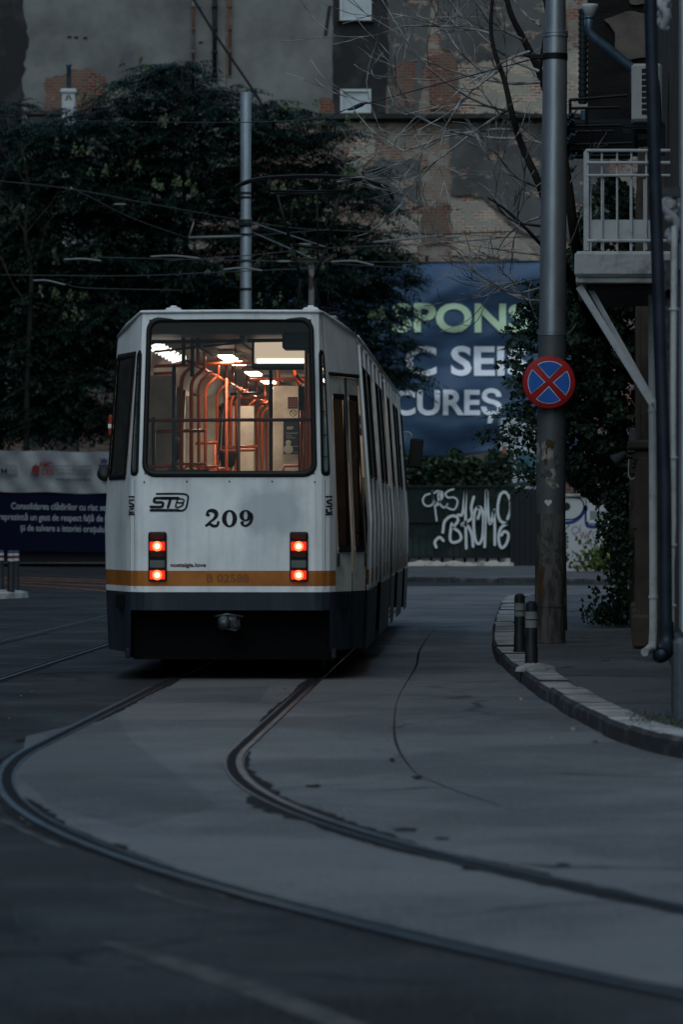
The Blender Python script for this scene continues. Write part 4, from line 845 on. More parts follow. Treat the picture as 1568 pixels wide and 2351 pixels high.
pslab([(1000, -60), (1300, -60), (1300, 120), (1060, 150), (1010, 100)], 'grey', .05, 9, 6)
pslab([(1052, 150), (1400, 110), (1400, 262), (1056, 262)], 'lime', .06, 10, 6)
pslab([(985, 130), (1050, 120), (1048, 255), (990, 252)], 'brick', .075, 11, 6, 'bare_brick')
pslab([(860, 366), (966, 366), (966, 470), (935, 486), (905, 484), (862, 476)], 'grey', .06, 12, 3)
pslab([(1036, 290), (1400, 285), (1400, 560), (1200, 540), (1110, 455), (1036, 450)], 'grey', .06, 13, 5)
pslab([(968, 480), (1032, 470), (1030, 560), (975, 565)], 'brick', .05, 14, 6, 'bare_brick')
pslab([(870, 500), (968, 495), (960, 590), (880, 580)], 'lime', .055, 15, 7)
pslab([(1034, 460), (1110, 462), (1190, 545), (1240, 600), (1040, 590)], 'lime', .055, 16, 7)
pslab([(800, 282), (862, 282), (858, 360), (830, 380), (845, 470), (800, 470)], 'lime', .05, 17, 6)
pslab([(735, 228), (765, 228), (766, 262), (735, 262)], 'brick', .09, 18, 4, 'bare_brick')
b = MB(); b.prism([bpt(735, 264, .0), bpt(1400, 268, .0), bpt(1400, 274, 0), bpt(735, 277, 0)], (0, -.55, 0)); b.prism([bpt(765, 277, .0), bpt(1400, 274, .0), bpt(1400, 282, 0), bpt(765, 282, 0)], (0, -.2, 0)); fixn(b.build('ledge', PL['soot'], building))
def bwin(x0, y0, x1, y1):
    w = empty('window', (0, 0, 0)); w.parent = building; a, c = bpt(x0, y1), bpt(x1, y0); b = MB(); t = .10
    for cx, cz, sx, sz in (((a.x + c.x) / 2, c.z - t / 2, c.x - a.x, t), ((a.x + c.x) / 2, a.z + t / 2, c.x - a.x, t), (a.x + t / 2, (a.z + c.z) / 2, t, c.z - a.z - 2 * t), (c.x - t / 2, (a.z + c.z) / 2, t, c.z - a.z - 2 * t)): b.box((cx, -.14, cz), (sx, .12, sz), bev=.01)
    b.build('frame', M_['insul'], w); b = MB(); b.box(((a.x + c.x) / 2, -.10, (a.z + c.z) / 2), (c.x - a.x - .1, .02, c.z - a.z - .1)); b.build('pane', mat('pale_pane', (.42, .46, .47), .25, n_scale=1.5, col2=(.33, .36, .37)) if 'pale_pane' not in bpy.data.materials else bpy.data.materials['pale_pane'], w)
    b = MB(); b.box(((a.x + c.x) / 2, -.2, a.z - .03), (c.x - a.x + .2, .2, .05)); b.build('sill', PL['soot'], w)
bwin(780, -34, 853, 50); bwin(781, 207, 852, 262)
b = MB(); b.box(tuple((bpt(783, 10, .2) + bpt(851, 10, .2)) / 2 + Vector((0, 0, 0))), (.02, .02, .02)); b.v = []; b.f = []; b.m = []
for x, y0, y1, r, k in ((493, -40, 182, .085, 'iron'), (528, -40, 175, .06, 'rustp'), (444, -40, 140, .05, 'rustp')):
    if k == 'rustp' and 'rusty_pipe' not in bpy.data.materials: mat('rusty_pipe', (.12, .05, .03), .8, n_scale=1.2, col2=(.16, .15, .14), mask=(.48, .54))
    b = MB(); b.tube([bpt(x, y0, .2), bpt(x, y1, .2)], r, 8)
    for yy in range(y0 + 10, y1, 52): b.lathe([(r * 1.0, 0), (r * 1.35, 0), (r * 1.35, .12), (r, .12)], bpt(x, yy, .2), 8)
    b.build('drain_pipe', M_['iron'] if k == 'iron' else bpy.data.materials['rusty_pipe'], building, True)
for x, y in ((160, 87), (175, 88), (196, 89), (457, 20), (461, 100)): b = MB(); b.box(bpt(x, y, .055), (.16, .02, .10)); b.build('wall_hole', M_['black'], building)
b = MB(); b.box(bpt(752, 50, .06), (.13, .04, 1.15), rot=Matrix.Rotation(math.radians(8), 3, 'Y')); b.build('wall_hole', M_['black'], building)
# small chimney house with flue pipe in front of the wall at the left
ch = empty('chimney', tuple(P(158, HY, 143).xy) + (0,), 0, 'grey rendered chimney with thin metal flue above the big tree at the left', 'chimney')
k143 = 143 / F; zc = lambda y: CH + (HY - y) * k143
b = MB(); b.box((0, 0, zc(250) / 2 + zc(208) / 2 - 3), (.5, .5, zc(208) - zc(250) + 6), bev=.05); b.box((0, 0, zc(212)), (.62, .62, .18), bev=.05); b.build('stack', M_['stucco'], ch)
b = MB(); b.lathe([(.09, zc(212)), (.085, zc(153)), (.12, zc(152)), (.12, zc(149)), (0, zc(147))], n=12); b.build('flue', M_['zinc'], ch, True)
lw = empty('outbuilding', tuple(P(120, HY, 145).xy) + (0,), 0, 'low pale outbuilding wall half hidden behind the left side of the big tree', 'outbuilding')
b = MB(); b.box((0, 1, 8.4), (1.8, 1.5, 16.8), bev=.03); b.build('wall', PL['grey'], lw); b = MB(); b.box((0, 1, 16.9), (2.1, 1.8, .2), bev=.04); b.build('coping', M_['stuccod'], lw); b = MB(); b.box((.1, .24, 16.0), (.5, .04, .9), bev=.01); b.build('window', M_['black'], lw)

# the big blue banner
YN = 143.0
NAVY = mat('banner_blue', (.052, .098, .175), .5, n_scale=1.2, col2=(.042, .080, .145))
def wavy(x, y):  # sag and creases, in metres towards the street
    u, w = x / 60.0, y / 60.0
    n_ = noise.noise(Vector((u * .5, w * .5, 7.3))); return .20 * math.sin(w * 1.5 + u * .55 + n_ * 2.5) + .07 * math.sin(w * 3.4 + u * .4 - n_ * 3 + 1) + .25 * n_ + .06 * noise.noise(Vector((u * 1.1 - w * .5, w * 2.6 + u, 1.7)))
banner = empty('banner', (0, YN, 0), 0, 'huge wrinkled dark blue banner with green and white capital letters under the brick wall', 'banner')
nx, ny = 110, 60; vs = []
for j in range(ny + 1):
    for i in range(nx + 1):
        x = 300 + 1030 * i / nx; t = j / ny; ytop = 616 - 19 * max(0, (x - 900) / 400) + 5 * math.sin(x / 90); ybot = 1042 + 10 * math.sin(x / 70); y = lerp(ytop, ybot, t); p = P(x, y, YN); vs.append((p.x, -wavy(x, y) - .25, p.z))
b = MB(); b.add(vs, [(j * (nx + 1) + i, j * (nx + 1) + i + 1, (j + 1) * (nx + 1) + i + 1, (j + 1) * (nx + 1) + i) for j in range(ny) for i in range(nx)]); bc = b.build('cloth', NAVY, banner, True)
sd_ = bc.modifiers.new('thickness', 'SOLIDIFY'); sd_.thickness = .01; sd_.offset = 1
def banner_text(txt, x0, ybase, wpx, hpx, m, nm, off=.022, spacing=1.):
    vs, fs = text_mesh(txt, 1., off, 0, spacing, maxlen=.16); w = max(v.x for v in vs) - min(v.x for v in vs); mn = min(v.x for v in vs); out = []
    for v in vs:
        x, y = x0 + (v.x - mn) * wpx / w, ybase - v.y * hpx / .73; p = P(x, y, YN); out.append((p.x, -wavy(x, y) - .25 - .05, p.z))
    b = MB(); b.add(out, fs); o = b.build(nm, m, banner, True); return o
GRN = mat('letter_green', (.60, .78, .52), .6); WHT = mat('letter_white', (.85, .88, .94), .6)
banner_text('SPONS', 898, 762, 316, 65, GRN, 'lettering', .03)
banner_text('C SEIS', 930, 861, 282, 67, WHT, 'lettering', .028)
banner_text('CUREȘ', 899, 952, 252, 57, WHT, 'lettering', .028)
b = MB()
for x, z0 in ((310, 0), (640, 0), (980, 0), (1320, 0)): p = P(x, 600, YN); b.box((p.x, .12, (p.z + .2) / 2), (.12, .12, p.z + .2))
p0, p1 = P(300, 612, YN), P(1325, 600, YN); b.tube([(p0.x, .05, p0.z), (p1.x, .05, p1.z)], .05, 6); b.build('scaffold_frame', M_['iron'], banner)

# hoarding with printed banners at the left
YF = 127.0
hoard = empty('hoarding', (0, YF, 0), 0, 'dark site hoarding at far left, white logo strip above navy panel of white text', 'hoarding')
def hp(x, y, d=0.): p = P(x, y, YF); return Vector((p.x, -d, p.z))
tl = lambda x: x * .018   # it drops slightly to the right
b = MB(); b.box(((hp(-60, 0).x + hp(620, 0).x) / 2, .3, 1.8), (hp(620, 0).x - hp(-60, 0).x, .1, 3.6)); b.build('board', mat('board_dark', (.018, .018, .02), .8), hoard)
nx, ny = 60, 10; vs = []
for j in range(ny + 1):
    for i in range(nx + 1):
        x = -60 + 600 * i / nx; y = lerp(1034, 1129, j / ny) + tl(x) + 1.2 * math.sin(x / 23); p = hp(x, y); vs.append((p.x, -.02 - .05 * math.sin(x * .06 + y * .05) - .035 * math.sin(x * .11 - y * .09 + 2) - .02 * math.sin(x * .3 + y * .2), p.z))
b = MB(); b.add(vs, [(j * (nx + 1) + i, j * (nx + 1) + i + 1, (j + 1) * (nx + 1) + i + 1, (j + 1) * (nx + 1) + i) for j in range(ny) for i in range(nx)]); b.build('white_banner', mat('white_vinyl', (.24, .25, .26), .5, n_scale=1.5, col2=(.17, .18, .19)), hoard, True)
b = MB(); b.quad(hp(-60, 1131), hp(540, 1140), hp(540, 1272), hp(-60, 1264)); b.build('navy_banner', mat('navy_vinyl', (.003, .0045, .018), .5, spec=.05), hoard)
GT = mat('hoarding_text', (.30, .32, .36), .6); DT = mat('dark_text', (.035, .035, .045), .6); RT = mat('logo_red', (.16, .02, .02), .6)
HT = lambda a, b_: hp(a, b_ + tl(a), .03); HW = lambda a, b_: hp(a, b_ + tl(a), .16)
put_text('Consolidarea clădirilor cu risc seismic', 26, 1168, 250, 15.5, GT, 'lettering', hoard, HT, .008)
put_text('reprezintă un gest de respect față de lege', -2, 1193, 268, 15.5, GT, 'lettering', hoard, HT, .008)
put_text('și de salvare a istoriei orașului', 47, 1217.5, 196, 15.5, GT, 'lettering', hoard, HT, .008)
put_text('AMC', 89, 1071, 32, 13, RT, 'logo_lettering', hoard, HW, .03); put_text('CRS', 95, 1088, 26, 13, RT, 'logo_lettering', hoard, HW, .03)
put_text('ADMINISTRAȚIA MUNICIPALĂ', 125, 1071, 88, 6, DT, 'lettering', hoard, HW); put_text('PENTRU CONSOLIDAREA', 125, 1079, 88, 6, DT, 'lettering', hoard, HW); put_text('CLĂDIRILOR CU RISC SEISMIC', 125, 1087, 88, 6, DT, 'lettering', hoard, HW)
put_text('www.amccrs-pmb.ro', 128, 1101, 82, 8, mat('web_navy', (.02, .03, .10), .6), 'web_address', hoard, HW, .02)
put_text('PMB', -18, 1088, 60, 22, mat('logo_grey', (.16, .18, .18), .6), 'logo_lettering', hoard, HW, .02)
b = MB(); b.add([HW(83 + 9 * math.cos(a), 1077 + 11 * math.sin(a)) for a in [k * math.pi / 7 for k in range(14)]], [tuple(range(14))]); b.build('logo_disc', RT, hoard)
b = MB()
for st in ([(75, 1089), (90, 1088), (84, 1062), (72, 1089)], [(122, 1062), (122, 1090)]): ribbon(b, st, 1.6, HW, sm=0)
b.build('logo_outline', DT, hoard)
b = MB(); b.add([HW(232 + dx, 1062 + dy) for dx, dy in ((-5, 0), (20, 0), (20, 22), (8, 40), (-4, 22))], [tuple(range(5))]); b.add([hp(232 + dx, 1046 + dy + tl(232), .18) for dx, dy in ((0, 0), (4, 6), (8, 0), (12, 6), (16, 0), (16, 14), (0, 14))], [tuple(range(7))]); b.build('crest', mat('crest_navy', (.03, .03, .06), .6), hoard)
# green sheet gate with graffiti
YG = 118.0
gate = empty('gate', (0, YG, 0), 0, 'dark green barred metal gate sprayed with white graffiti, at the end of the road', 'gate')
def gp(x, y, d=0.): p = P(x, y, YG); return Vector((p.x, -d, p.z))
a, c = gp(770, 1280), gp(1182, 1116)
b = MB(); b.box(((a.x + c.x) / 2, .05, (a.z + c.z) / 2), (c.x - a.x, .03, c.z - a.z)); b.build('sheet', mat('gate_green', (.006, .014, .012), .7, n_scale=.9, col2=(.02, .034, .026), mask=(.5, .6)), gate)
b = MB()
for x in np.arange(776, 1182, 15.6): q = gp(x, 1200); b.box((q.x, -.0, (a.z + c.z) / 2), (.03, .04, c.z - a.z), bev=.006)
b.build('bars', mat('gate_bar', (.018, .024, .024), .5), gate)
b = MB()
for y in (1117, 1198, 1279): q = gp(976, y); b.box(((a.x + c.x) / 2, -.03, q.z), (c.x - a.x, .03, .07), bev=.008)
b.build('frame', M_['iron'], gate)
SP = mat('spray_white', (.55, .58, .58), .7); C5 = lambda a_, b_: gp(918.75 + .4141 * a_, 1102.5 + .4141 * b_, .065)
b = MB()
for st in ([(165, 75), (138, 85), (125, 112), (140, 140), (170, 140), (185, 115), (178, 62)], [(178, 60), (190, 130), (202, 225)], [(188, 72), (212, 60), (226, 92), (208, 138), (185, 128)], [(205, 128), (232, 102), (232, 66), (212, 72), (214, 118), (240, 152), (262, 132)], [(296, 50), (270, 58), (250, 76), (265, 96), (300, 96), (318, 120), (300, 162), (262, 152), (255, 138)]): ribbon(b, st, 9, C5)
for st in ([(200, 372), (192, 342), (218, 316), (240, 336)], [(236, 290), (245, 232), (275, 202), (308, 200), (320, 225), (292, 262)], [(292, 262), (328, 290), (335, 328), (296, 345), (276, 322), (285, 240)], [(320, 192), (345, 184), (362, 58)], [(362, 58), (362, 200), (366, 378)], [(408, 92), (394, 150), (396, 210), (340, 246), (372, 252), (396, 300), (404, 368)], [(430, 213), (442, 172), (430, 150), (412, 180), (407, 260), (418, 335), (440, 350), (458, 300), (460, 190), (446, 152), (430, 150)], [(468, 370), (472, 200), (478, 58)], [(480, 60), (486, 160), (498, 244), (520, 170)], [(520, 165), (524, 260), (524, 358)], [(594, 216), (610, 165), (606, 100), (580, 66), (552, 88), (540, 170), (556, 226), (592, 240)], [(592, 240), (556, 268), (545, 326), (560, 374), (588, 352), (600, 300), (576, 284), (560, 306)]): ribbon(b, st, 15, C5)
b.build('graffiti', SP, gate)
b = MB(); b.box((gp(1187, 0).x, 0, gp(0, 1128).z / 2), (.12, .14, gp(0, 1128).z), bev=.02); b.build('post', M_['wpaint'], gate)
sill = empty('low_wall', (0, YG, 0), 0, 'pale broken concrete sill running under the green gate', 'low wall')
b = MB(); q0, q1 = gp(770, 0).x, gp(1178, 0).x; n = 40; rnd = random.Random(9)
topz = [CH - (1288 - HY) * YG / F + rnd.uniform(-.05, .04) for _ in range(n + 1)]
for i in range(n): x0, x1 = lerp(q0, q1, i / n), lerp(q0, q1, (i + 1) / n); b.prism([(x0, -.75, .0), (x1, -.75, .0), (x1, -.5, topz[i + 1]), (x0, -.5, topz[i])], (0, .5, 0))
fixn(b.build('concrete', mat('pale_concrete', (.36, .34, .29), .9, n_scale=1.6, col2=(.14, .14, .12), mask=(.5, .6), bump=.6, bscale=8), sill))
wd = empty('mesh_door', (gp(1210, 0).x, YG - .1, 0), 0, 'blackish metal door beside the graffiti gate, half behind the big pole', 'door')
zt_ = gp(0, 1122).z; b = MB(); b.box((.2, 0, zt_ / 2), (1.45, .05, zt_), bev=.01); b.build('leaf', mat('door_dark', (.012, .014, .016), .6), wd); b = MB()
for i in range(8): b.box((-.4 + i * .17, -.035, zt_ / 2), (.02, .02, zt_ - .2))
b.build('grille', M_['iron'], wd)
# pale wall with graffiti at the right
YW = 106.0; C6 = lambda a_, b_: P(1041.25 + a_ * .2734, 918.75 + b_ * .2734, YW) - Vector((0, YW + .155, 0))
wall = empty('graffiti_wall', (0, YW, 0), 0, 'pale rendered wall with blue outlines and a purple scrawl, right of the big pole', 'wall')
x0, x1 = P(1236, 0, YW).x, P(1640, 0, YW).x; zt_ = CH + (HY - 1140) * YW / F
b = MB(); b.box(((x0 + x1) / 2, 0, zt_ / 2), (x1 - x0, .3, zt_), bev=.02); b.build('render', mat('pale_render', (.38, .39, .39), .85, n_scale=.8, col2=(.26, .27, .27), mask=(.5, .68), bump=.4, bscale=5, detail=9), wall)
b = MB(); b.box(((x0 + x1) / 2, -.02, zt_ + .03), (x1 - x0 + .1, .42, .08), bev=.02); b.build('coping', M_['kerb'], wall)
b = MB()
for st, w in (([(900, 1032), (1000, 1022), (1075, 965), (1108, 890), (1112, 1030), (1140, 1062), (1230, 1062), (1330, 1045), (1420, 1090), (1500, 1085)], 26),): ribbon(b, st, w, C6)
b.build('graffiti_outline', mat('spray_blue', (.015, .03, .16), .7), wall)
b = MB()
for st, w in (([(900, 1000), (1000, 1000), (1065, 960), (1092, 890), (1060, 830), (960, 815)], 12), ([(905, 1090), (925, 1085), (960, 1060), (968, 1040)], 7), ([(920, 1115), (950, 1118), (935, 1140), (960, 1150), (935, 1170), (962, 1185), (935, 1200), (958, 1230), (930, 1250)], 9), ([(1110, 840), (1115, 1020)], 9), ([(1110, 1030), (1360, 1030)], 9)): ribbon(b, st, w, C6)
b.add([C6(945 + 34 * math.cos(t), 893 + 34 * math.sin(t)) - Vector((0, .003, 0)) for t in [k * math.pi / 9 for k in range(18)]], [tuple(range(18))]); b.add([C6(1057 + 15 * math.cos(t), 1190 + 24 * math.sin(t)) for t in [k * math.pi / 6 for k in range(12)]], [tuple(range(12))]); b.add([C6(945 + 14 * math.cos(t), 1330 + 30 * math.sin(t)) for t in [k * math.pi / 6 for k in range(12)]], [tuple(range(12))])
b.build('graffiti_black', M_['black'], wall)
b = MB()
for st in ([(1040, 1150), (1000, 1120), (992, 1085), (1020, 1062), (1048, 1078), (1040, 1110), (1010, 1118)], [(1062, 1050), (1062, 1100), (1072, 1160), (1085, 1110)], [(1085, 1105), (1100, 1165), (1112, 1110)], [(1115, 1140), (1150, 1095), (1125, 1160), (1150, 1175)], [(1155, 1090), (1175, 1170)], [(1175, 1110), (1220, 1100), (1195, 1180), (1235, 1165)], [(1075, 1215), (1140, 1178), (1100, 1205), (1150, 1200)], [(1180, 1180), (1195, 1205), (1225, 1190)], [(1290, 1085), (1320, 1130), (1290, 1150)], [(1340, 1190), (1420, 1165), (1360, 1215), (1430, 1205)], [(1330, 1090), (1380, 1150), (1420, 1100)]): ribbon(b, st, 6, C6)
b.build('graffiti_scrawl', mat('spray_purple', (.16, .03, .09), .7), wall)
w = empty('window'); w.parent = wall; b = MB(); A, B_ = C6(1128, 1022), C6(1330, 930)
b.box(((A.x + B_.x) / 2, A.y - .02, A.z), (B_.x - A.x, .06, .09), bev=.01); b.box((A.x, A.y - .02, (A.z + B_.z) / 2), (.09, .06, B_.z - A.z), bev=.01); b.box((B_.x, A.y - .02, (A.z + B_.z) / 2), (.09, .06, B_.z - A.z), bev=.01); b.build('frame', M_['insul'], w); b = MB(); b.box(((A.x + B_.x) / 2, A.y + .0, (A.z + B_.z) / 2), (B_.x - A.x, .02, B_.z - A.z)); b.build('pane', mat('dim_pane', (.16, .17, .17), .3), w)
# stacked white site cabin behind the gate
cb = empty('site_cabin', (P(1205, 0, 126).x, 126, 0), 0, 'white site cabin with a bluish window, glimpsed through leaves left of the big pole', 'site cabin')
kz = lambda y: CH + (HY - y) * 126 / F; kx = lambda x: (x - 1205) * 126 / F
b = MB(); b.box((kx(1225), 1.2, kz(1110) / 2 + kz(960) / 2), (kx(1300) - kx(1150), 2.4, kz(960) - kz(1110)), bev=.04); b.box((kx(1225), 1.2, kz(1110) / 2), (kx(1290) - kx(1160), 2.2, kz(1110)), bev=.04); b.build('shell', mat('cabin_white', (.48, .52, .56), .5, n_scale=2, col2=(.36, .39, .42)), cb)
b = MB(); b.box((kx(1212), -.03, kz(1062)), (kx(1245) - kx(1180), .04, kz(1040) - kz(1085)), bev=.01); w = b.build('window', mat('cabin_glass', (.05, .12, .15), .12), cb); b = MB()
for x in (1150, 1172, 1182): b.box((kx(x), -.06, kz(1040)), (.07, .07, kz(965) - kz(1112)), bev=.01)
b.build('corner_post', M_['wpaint'], cb); b = MB(); b.box((kx(1158), -.04, kz(1045)), (.12, .03, .6), bev=.01); b.build('warning_panel', mat('warn_orange', (.30, .09, .05), .6), cb)
for (x, z_, w_) in ((1212, 1098, 60),): b = MB(); b.box((kx(x), -.05, kz(z_)), (w_ * 126 / F, .06, .22), bev=.02); b.build('step_beam', M_['insul'], cb)

# ------------------------------------------------------------------ the building along the right pavement
def FX(Y): return 2.37 + .0725 * (Y - 27.4)
fa = math.atan(.0725)
rb = empty('townhouse', (FX(27.4), 27.4, 0), -fa, 'old grey townhouse with pilasters and peeling stucco filling the right edge of the picture', 'townhouse')
def L2(x, y, Y):      # picture position at depth Y -> local (u out of the street, v along, z)
    p = P(x, y, Y); d = p - Vector((FX(27.4), 27.4, 0)); return Vector((d.x * math.cos(fa) - d.y * math.sin(fa), d.x * math.sin(fa) + d.y * math.cos(fa), p.z))
b = MB(); b.box((3.1, 12.4, 7), (6, 25.0, 14)); b.build('wall', M_['stuccod'], rb)
b = MB(); b.box((.62, .0, .34), (1.26, 1.6, .68), bev=.03); b.build('plinth', M_['plinth'], rb)
b = MB(); b.box((.66, .15, 6.0), (1.22, 1.2, 10.6), bev=.02)
for du in (.0, .08, .17): b.box((.09 + du, -.462, 6.2), (.035, .03, 9.6), bev=.008)
b.build('corner_pilaster', M_['stucco'], rb)
rnd = random.Random(21)
def scroll(x, y0, y1, Y, w, nm):
    b = MB(); c0, c1 = L2(x, y0, Y), L2(x, y1, Y)
    for i in range(26):
        t = rnd.random(); c = c0.lerp(c1, t) + Vector((rnd.uniform(-.5, .5) * w, rnd.uniform(-.05, .05), 0)); r = rnd.uniform(.018, .045); b.lathe([(0, -r), (r * .8, -r * .6), (r, 0), (r * .8, r * .6), (0, r)], c, 8, M=Matrix.Rotation(rnd.uniform(0, 3), 3, 'X'))
    b.tube(catmull([c0 + Vector((0, 0, 0)), c0.lerp(c1, .25) + Vector((-w * .8, -.05, 0)), c0.lerp(c1, .6) + Vector((w * .2, -.06, 0)), c1 + Vector((-w * .3, -.03, 0))], 6), .03, 8); b.build(nm, M_['stucco'], rb, True)
scroll(1548, 445, 560, 27.6, .10, 'scroll_bracket'); scroll(1527, -10, 70, 27.6, .05, 'scroll_bracket'); 
b = MB(); b.prism([L2(x, y, 27.55) for x, y in ((1511, 452), (1525, 432), (1590, 430), (1590, 452))], (0, .12, 0)); fixn(b.build('bracket_cap', M_['plinth'], rb))
b = MB(); b.prism([L2(x, y, 27.62) for x, y in ragged([(1515, 600), (1535, 596), (1560, 615), (1590, 640), (1590, 720), (1540, 690), (1516, 660)], 4, 3, 12)], (0, .03, 0)); b.prism([L2(x, y, 27.62) for x, y in ragged([(1530, 670), (1548, 665), (1546, 900), (1550, 1100), (1534, 1150), (1528, 900)], 4, 4, 16)], (0, .03, 0)); fixn(b.build('fallen_plaster', mat('exposed_masonry', (.05, .052, .058), .95, n_scale=9, col2=(.14, .145, .15), bump=1., bscale=30), rb))
# far pilasters with ribs, capitals and bases
for v in (14.6, 17.4, 20.6, 23.6):
    p_ = empty('pilaster', (0, v, 0)); p_.parent = rb; b = MB(); b.box((.0, 0, 3.9), (.30, .62, 3.3), bev=.02)
    for d in (-.24, -.08, .08, .24): b.box((-.165, d, 3.9), (.05, .07, 3.3), bev=.015)
    b.box((-.02, 0, 1.15), (.36, .8, 2.1), bev=.03); b.build('shaft', M_['stuccod'], p_)
    b = MB(); b.box((-.09, 0, 2.32), (.42, .86, .10), bev=.02); b.box((-.06, 0, 2.2), (.36, .78, .14), bev=.04); b.box((-.03, 0, 2.05), (.32, .7, .12), bev=.03); b.build('capital', M_['stuccod'], p_)
    b = MB(); b.box((-.08, -.1, 1.52), (.32, .5, .30), bev=.05); b.build('bracket_block', M_['stuccod'], p_); b = MB(); b.box((-.05, 0, .3), (.40, .9, .36), bev=.03); b.build('base_block', M_['stuccod'], p_)
b = MB()
for z in (.5, .9, 1.3, 1.7): b.box((.075, 19, z), (.08, 11, .34), bev=.02)
b.build('rusticated_course', M_['stuccod'], rb)
# upper bay of the same house jutting over, dark
b = MB(); q = L2(1349, 322, 55); b.box((q.x + 3, q.y + 1.3, q.z + 4.5), (6, 2.6, 9)); b.build('upper_bay', mat('dark_bay', (.018, .015, .014), .9, n_scale=2, col2=(.008, .008, .008), bump=.5, bscale=10, stretch=(1, 1, 3)), rb)
b = MB(); b.prism([L2(x, y, 54.9) for x, y in ragged([(1410, 75), (1390, 45), (1440, 25), (1500, 35), (1502, 130), (1450, 135), (1418, 140)], 3, 6, 14)], (0, .05, 0)); b.prism([L2(x, y, 54.9) for x, y in ragged([(1440, -40), (1502, -40), (1502, 10), (1446, 12)], 3, 6, 14)], (0, .05, 0)); fixn(b.build('bay_plaster', mat('old_plaster', (.17, .145, .12), .9, n_scale=3, col2=(.10, .085, .07)), rb))
# downpipes: each a thing of its own
def pipe(name, pts, r, m, label, cat='pipe', rings=0, ringr=1.2, n=14):
    o0 = Vector(pts[0]); pts = [Vector(p) for p in pts]; b = MB(); b.tube(pts, r, n)
    for i in range(rings):
        t = (i + .5) / rings; s_ = t * (len(pts) - 1); i0 = min(int(s_), len(pts) - 2); c = pts[i0].lerp(pts[i0 + 1], s_ - i0); d = (pts[i0 + 1] - pts[i0]).normalized(); b.tube([c - d * r * .35, c + d * r * .35], r * ringr, n)
    o = b.build(name, m, None, True); smooth_angle(o, 50); tag(o, label, cat); return o
tall = [P(1494, -80, 27.2), P(1494, 40, 27.2), P(1504, 420, 27.2), P(1516, 800, 27.2), P(1526, 1100, 27.2), P(1529, 1440, 27.2)]
pipe('downpipe', tall, .046, M_['pipeb'], 'tall blue-black downpipe leaning in front of the townhouse corner, right of the balcony', 'downpipe', 0)
b = MB(); ee = catmull([P(1529, 1428, 27.2), P(1530, 1470, 27.2), P(1527, 1496, 27.12), P(1516, 1504, 26.95)], 6); b.tube(ee, .056, 14, caps=False); b.tube([ee[-1], ee[-1] + (ee[-2] - ee[-1]) * .5], .045, 14); 
o = b.build('drain_elbow', M_['pipeb'], None, True); tag(o, 'open black drain elbow at the foot of the blue-black downpipe, above the kerb', 'drain elbow')
pipe('downpipe', [P(1549, 520, 27.25), P(1545, 900, 27.25), P(1545, 1200, 27.25), P(1541, 1300, 27.25), P(1541, 1478, 27.25)], .024, M_['wpaint'], 'thin white pipe at the right picture edge, beside the blue-black downpipe', 'pipe', 4, 1.5)
pipe('downpipe', [P(1497, 655, 38), P(1499, 1000, 38), P(1500, 1300, 38), P(1500, 1440, 38), P(1498, 1485, 38), P(1480, 1497, 37.8)], .042, M_['wpaint'], 'cream downpipe on the townhouse wall below the balcony, kicking out at its foot', 'downpipe', 3, 1.18)
zp = empty('rainwater_pipe', P(1352, 60, 50), 0, 'zinc rainwater pipe with a hopper head, slanting towards the air conditioner', 'rainwater pipe')
def zl(x, y, Y=50): return P(x, y, Y) - P(1352, 60, 50)
b = MB(); b.lathe([(.05, -.14), (.09, -.02), (.105, .02), (.105, .06), (.09, .06), (.045, .0)], zl(1355, 22), 14); b.build('hopper_head', M_['insul'], zp, True)
b = MB(); b.tube([zl(1354, 26), zl(1352, 70), zl(1358, 82), zl(1452, 158), zl(1500, 196)], .062, 12); b.tube([zl(1353, 40), zl(1353, 44)], .07, 12); b.build('pipe', M_['zinc'], zp, True)
pipe('flexible_duct', [P(1339, 22, 51), P(1339, 130, 51), P(1338, 240, 51)], .055, mat('duct_black', (.02, .026, .03), .35), 'dark ribbed duct hanging beside the zinc rainwater pipe', 'duct', 16, 1.18)
pipe('downpipe', [P(1342, 255, 50.5), P(1341, 288, 50.5), P(1350, 297, 50.5), P(1440, 372, 50.5)], .05, M_['zinc'], 'short zinc pipe stub slanting behind the top of the balcony railing', 'pipe', 2, 1.15)
# black fire-escape rails
fe = empty('fire_escape', P(1350, 350, 49), 0, 'black iron fire escape rails between the big pole and the balcony', 'fire escape'); fb = P(1350, 350, 49)
def fl(cx, cy, Y=49): return P(1151.5 + cx * .2866, cy * .2866, Y) - fb
for a_, c_ in (((545, 805), (1010, 768)), ((560, 872), (940, 864)), ((500, 1015), (1300, 1000)), ((530, 1165), (1045, 1150)), ((560, 1255), (1040, 1250)), ((520, 1060), (900, 1055))):
    b = MB(); b.tube([fl(*a_), fl(*c_)], .022, 6); b.build('rail', M_['iron'], fe)
for x, y0, y1 in ((550, 800, 1020), (534, 1160, 1260), (680, 864, 1010), (720, 1010, 1160), (530, 1010, 1100), (812, 1000, 1150)): b = MB(); b.tube([fl(x, y0), fl(x, y1)], .022, 6); b.build('post', M_['iron'], fe)
b = MB(); b.box(fl(800, 1120, 49.6), (.9, .7, .45), bev=.05); b.build('landing', M_['iron'], fe)
